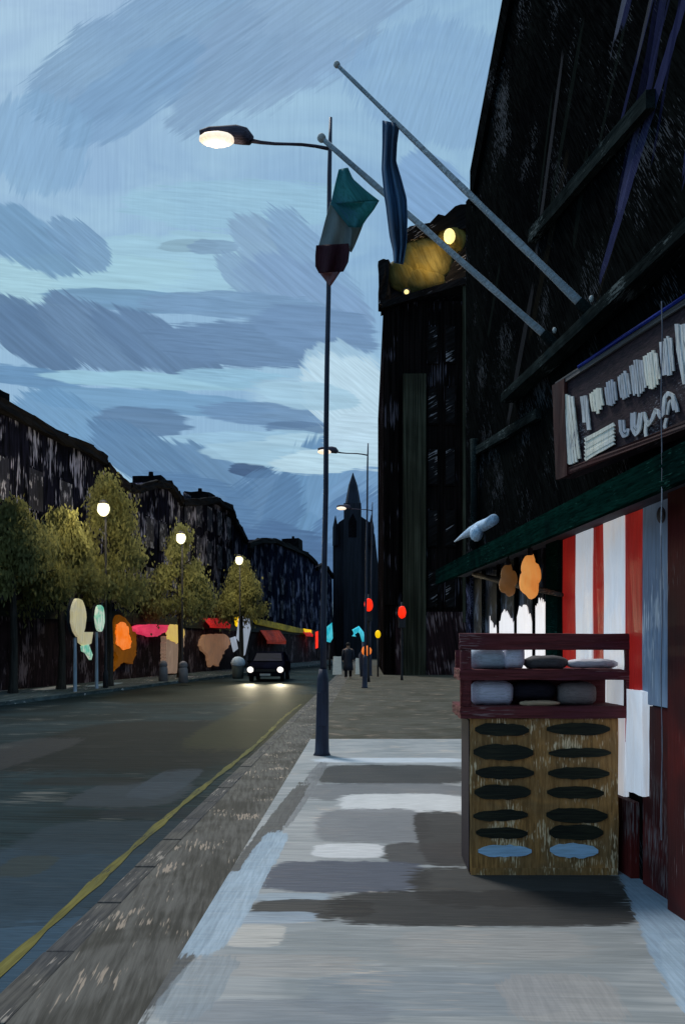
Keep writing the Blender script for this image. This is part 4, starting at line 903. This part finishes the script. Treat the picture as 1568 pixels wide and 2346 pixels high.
tree(140,33.5,1165,1345,230,'olive street tree second from the left, behind the round pale sign', 15000, 'leaf')
tree(250,36.0,1092,1362,190,'tallest conical olive tree behind the first lit lamp', 15000, 'leaf')
tree(412,45.5,1205,1396,175,'conical olive tree lit by the middle lamp of the far row', 15000, 'leaf_dry')
tree(552,56.5,1282,1408,112,'smallest conical olive tree lit by the farthest lamp of the far row', 12000, 'leaf_dry')

# low street lamps of the opposite footway, in front of the trees
def low_lamp(px, py, d, label, proto=None):
    p = P(px, py, d)
    if proto is None:
        t = thing('footway_lamp', (p.x, d, 0), label, 'street lamp', 'shorter street lamps on the opposite footway')
        MB().tube([(p.x,d+.25,z) for z in (0,.6,.7,3,6,p.z-.1)], [.11,.10,.06,.05,.045,.04], 10).build('post', 'dark_metal', t, True)
        MB().tube([(p.x,d+.25,p.z-.12),(p.x,d+.12,p.z+.12),(p.x,d-.05,p.z+.22)], [.04,.035,.03], 8).build('arm', 'dark_metal', t, True)
        MB().tube([(p.x,d-.05,p.z+.17),(p.x,d-.05,p.z+.27),(p.x,d-.05,p.z+.33)], [.2,.15,.04], 12).build('hood', 'dark_metal', t, True)
        MB().ball((p.x,d-.05,p.z-.02), (.24,.22,.30), 12, 9, .05).build('globe', 'glow_lamp', t, True)
    else:
        t = copy_tree(proto); t.location = (p.x, d, p.z-proto['lamp_z']); t['label'] = label
    return t, p
la, pa_ = low_lamp(238,1165,34.2,'first and nearest lit footway lamp on the left')
la['lamp_z'] = pa_.z
lb_, pb_ = low_lamp(415,1247,43.4,'middle lit footway lamp on the left, before the second conical tree', la)
lc_, pc_ = low_lamp(548,1312,54.6,'farthest lit footway lamp on the left, before the smallest tree', la)
for o in (lb_, lc_): o.location.z = 0
del la['lamp_z']
for t_, px, py, d, en in ((la,238,1165,34.2,460), (lb_,415,1247,43.4,520), (lc_,548,1312,54.6,520)):
    z = EYE+(VY-1165)/FPX*34.2
    lamp('lamp_light', 'POINT', ((px-VX)/FPX*d+.2, d-1.5, z-.1), en, (1,.88,.55), t_, .8)

# ------------------------------------------------------------------ car with its headlights on
def car():
    X, Y, Z = -5.0, 43.0, -.12
    t = thing('parked_car', (X, Y+2, Z), 'dark car facing the viewer on the road with both headlights lit', 'car')
    prof = [(0,.28),(-.02,.45),(.02,.66),(.15,.78),(.95,.94),(1.15,.98),(3.55,1.0),(4.1,.98),(4.25,.85),(4.25,.32)]       # side outline, y forward is 0
    hw = .88; b = MB(); rings = []
    for f_ in (-1,-.92,0,.92,1):
        ins = .07 if abs(f_) == 1 else 0
        rings.append([b.bm.verts.new((X+hw*f_, Y+yy+(ins if yy < 2 else -ins), Z+zz-(ins*.6 if zz > .5 else -ins*.5))) for yy, zz in prof])
    n = len(prof)
    for i in range(4):
        for q in range(n): b.bm.faces.new((rings[i][q], rings[i][(q+1)%n], rings[i+1][(q+1)%n], rings[i+1][q]))
    b.bm.faces.new(rings[0]); b.bm.faces.new(rings[-1][::-1]); b.build('body', 'car_paint', t, bevel=.03)
    cab = [(1.0,.95),(1.75,1.42),(2.2,1.48),(3.1,1.47),(3.7,1.3),(4.05,.98)]; b = MB(); L_, R_ = [], []
    for yy, zz in cab:
        k = 1-(zz-.95)*.34; L_.append(b.bm.verts.new((X-.84*k,Y+yy,Z+zz))); R_.append(b.bm.verts.new((X+.84*k,Y+yy,Z+zz)))
    for i in range(5): b.bm.faces.new((L_[i], L_[i+1], R_[i+1], R_[i]))
    b.bm.faces.new(L_); b.bm.faces.new(R_[::-1]); b.build('cabin', 'car_paint', t, bevel=.03)
    MB().poly_prism([(X-.72,Y+1.06,Z+1.0),(X+.72,Y+1.06,Z+1.0),(X+.62,Y+1.66,Z+1.38),(X-.62,Y+1.66,Z+1.38)], (0,-.015,.022)).build('windscreen', 'car_glass', t)
    for s_ in (-1,1):
        x = X+s_*.735
        MB().ball((x, Y-.02, Z+.60), (.155,.05,.145), 14, 9, .03).build('headlight', 'glow_head', t, True)
        MB().ball((X+s_*.96, Y+1.2, Z+1.0), (.1,.06,.07), 10, 7).build('mirror', 'car_paint', t, True)
        lamp('headlight_beam', 'SPOT', (x, Y-.12, Z+.62), 1300, (1,.88,.60), t, .08, (x+1.6, Y-17, -.12), 36, .95)
    for s_ in (-1,1):
        for yy in (.78,3.45):
            x = X+s_*.78
            wh = thing_wheel(t, x, Y+yy, Z+.31, s_)
    MB().box(X-.5,X+.5,Y-.045,Y-.012,Z+.5,Z+.62).build('grille', 'rubber', t)
    MB().box(X-.86,X+.86,Y-.07,Y+.06,Z+.28,Z+.44).rough(.0,1).build('bumper', 'car_paint', t, bevel=.02)
    MB().box(X-.26,X+.26,Y-.085,Y-.072,Z+.31,Z+.41).build('number_plate', 'plate', t)
    return t
def thing_wheel(t, x, y, z, s_):
    w_ = MB(); w_.tube([(x-.1,y,z),(x+.1,y,z)], [.31,.31], 20); o = w_.build('wheel', 'rubber', t, bevel=.02)
    MB().tube([(x+s_*.085,y,z),(x+s_*.112,y,z)], [.19,.17], 14).build('rim', 'rim', o)
    return o
car()

# ------------------------------------------------------------------ pedestrian far along the footway
def person():
    d = 44.0; p = G(797, 1480+3300/d); X, Y = p.x, p.y
    t = thing('person', (X, Y, 0), 'person in a long dark coat and trousers walking on the far footway', 'person')
    J = {'pel':(0,0,.98),'spi':(0,.02,1.22),'che':(0,.02,1.42),'nec':(0,.01,1.55),'hea':(0,0,1.66),'top':(0,0,1.78),
         'ls':(-.19,.02,1.46),'le':(-.26,.06,1.18),'lw':(-.26,-.02,.93),'lh':(-.255,-.06,.83),'rs':(.19,.02,1.46),'re':(.26,.0,1.18),'rw':(.25,-.12,.95),'rh':(.245,-.17,.86),
         'lhip':(-.10,0,.92),'lk':(-.11,-.10,.5),'la':(-.11,.02,.09),'lt':(-.12,-.17,.04),'rhip':(.10,0,.92),'rk':(.11,.06,.5),'ra':(.11,.24,.12),'rt':(.12,.08,.04)}
    Rr = {'pel':.17,'spi':.15,'che':.17,'nec':.06,'hea':.10,'top':.07,'ls':.075,'le':.055,'lw':.04,'lh':.04,'rs':.075,'re':.055,'rw':.04,'rh':.04,'lhip':.105,'lk':.07,'la':.05,'lt':.04,'rhip':.105,'rk':.07,'ra':.05,'rt':.04}
    E = [('pel','spi'),('spi','che'),('che','nec'),('nec','hea'),('hea','top'),('che','ls'),('ls','le'),('le','lw'),('lw','lh'),('che','rs'),('rs','re'),('re','rw'),('rw','rh'),
         ('pel','lhip'),('lhip','lk'),('lk','la'),('la','lt'),('pel','rhip'),('rhip','rk'),('rk','ra'),('ra','rt')]
    ks_ = list(J); me = bpy.data.meshes.new('body'); me.from_pydata([J[k] for k in ks_], [(ks_.index(a), ks_.index(b)) for a, b in E], [])
    me.materials.append(M['skin']); o = bpy.data.objects.new('body', me); COL.objects.link(o); o.parent = t
    sk = o.modifiers.new('skin', 'SKIN'); sd2 = o.modifiers.new('smooth', 'SUBSURF'); sd2.levels = sd2.render_levels = 1
    for i, k in enumerate(ks_): me.skin_vertices[0].data[i].radius = (Rr[k], Rr[k]*.8)
    me.skin_vertices[0].data[ks_.index('pel')].use_root = True
    x_, y_ = X, Y
    MB().tube([(x_,y_,z) for z in (.42,.7,.95,1.2,1.42,1.52)], [.27,.245,.215,.21,.20,.09], 14, .03).build('coat', 'coat', t, True)
    for s_, a in ((-1,('ls','le','lw')),(1,('rs','re','rw'))):
        MB().tube([Vector(J[k])+Vector((x_,y_,0)) for k in a], [.098,.078,.062], 10).build('sleeve', 'coat', t, True)
    for a in (('lhip','lk','la'),('rhip','rk','ra')):
        MB().tube([Vector(J[k])+Vector((x_,y_,0)) for k in a], [.125,.09,.075], 10).build('trouser_leg', 'trousers', t, True)
    MB().ball((x_,y_+.02,1.73), (.108,.115,.10), 12, 8).build('hair', 'hair', t, True)
    return t
person()

# ------------------------------------------------------------------ signals and small lit things at the far end
def signal(px, py, d, label, base=None, mat='glow_red'):
    p = P(px, py, d); t = thing('traffic_light', (p.x, d, 0), label, 'traffic light', 'traffic lights at the far crossing')
    MB().tube([(p.x,d+.12,z) for z in (0,.3,p.z-.5,p.z+.5)], [.07,.05,.045,.045], 8).build('pole', 'dark_metal', t, True)
    MB().box(p.x-.17,p.x+.17,d-.05,d+.12,p.z-.75,p.z+.3).build('housing', 'dark_metal', t, bevel=.03)
    MB().ball((p.x,d-.07,p.z), (.20,.08,.30), 12, 8, .06).build('lit_lens', 'glow_red', t, True)
    return t
signal(844,1386,40,'traffic light showing red between the two far street lamps')
signal(920,1403,42,'traffic light showing red in front of the tall corner building')
hk = thing('hooked_sign', G(831,1520), 'turquoise hooked neon sign on a slender blue grey post by the walking person', 'sign')
hd = hk.location.y
hd = 46.0; hk.location = (P(830,0,hd).x, hd, 0)
MB().tube([P(x,y,hd) for x, y in ((810,1458),(812,1446),(820,1441),(828,1450),(832,1470))], [.13,.17,.17,.12,.09], 10, .08).build('neon_hook', 'glow_cyan', hk, True)
MB().tube([P(x,y,hd) for x, y in ((832,1470),(833,1490),(826,1500),(828,1550))], [.09,.10,.12,.09], 8).build('post', 'pole_far', hk, True)
og = thing('globe_lamp', (P(839,0,45.5).x, 45.5, 0), 'orange globe lamp on a short post beside the turquoise hooked sign', 'lamp')
MB().ball(P(839,1491,45.5), .27, 14, 9, .04).build('globe', 'glow_orange', og, True)
MB().tube([P(839,1499,45.5), (P(839,0,45.5).x,45.5,0)], [.05,.06], 8).build('post', 'dark_metal', og, True)
am = thing('amber_beacon', (P(865,0,47).x, 47, 0), 'small amber beacon on a pole in front of the corner building', 'beacon')
MB().ball(P(865,1453,47), (.15,.12,.22), 10, 7).build('lens', 'glow_sun', am, True)
MB().tube([P(865,1460,47), (P(865,0,47).x,47,0)], [.04,.05], 8).build('pole', 'dark_metal', am, True)
cy = thing('turquoise_sign', (P(757,0,60).x, 60, 0), 'upright turquoise lit sign on a post just right of the nearest lamp post', 'sign')
MB().poly_prism([P(x,y,60) for x, y in ((748,1436),(760,1426),(762,1462),(756,1472),(748,1470))], (0,.12,0)).build('face', 'glow_cyan', cy)
MB().tube([P(755,1468,60.06), (P(755,0,60).x,60.06,0)], [.06,.07], 8).build('post', 'dark_metal', cy, True)
aboard = None
for i, (px, py, d, lb) in enumerate(((772,1532,50,'cream pavement board left of the walking person'),(819,1532,50.5,'cream pavement board right of the walking person'))):
    x, zz = P(px,0,d).x, 1.05
    if aboard is None:
        aboard = thing('pavement_board', (x, d, 0), lb, 'board', 'cream boards standing on the far footway')
        MB().poly_prism([(x-.27,d-.25,.02),(x+.27,d-.25,.02),(x+.22,d,zz),(x-.22,d,zz)], (0,.03,0)).rough(.01,2).build('front_panel', 'band_cream', aboard)
        MB().poly_prism([(x-.27,d+.3,.02),(x+.27,d+.3,.02),(x+.22,d+.05,zz),(x-.22,d+.05,zz)], (0,.03,0)).build('rear_panel', 'band_cream', aboard)
    else:
        c_ = copy_tree(aboard); c_.location = (x, d, 0); c_.scale = (.55,1,.9); c_['label'] = lb
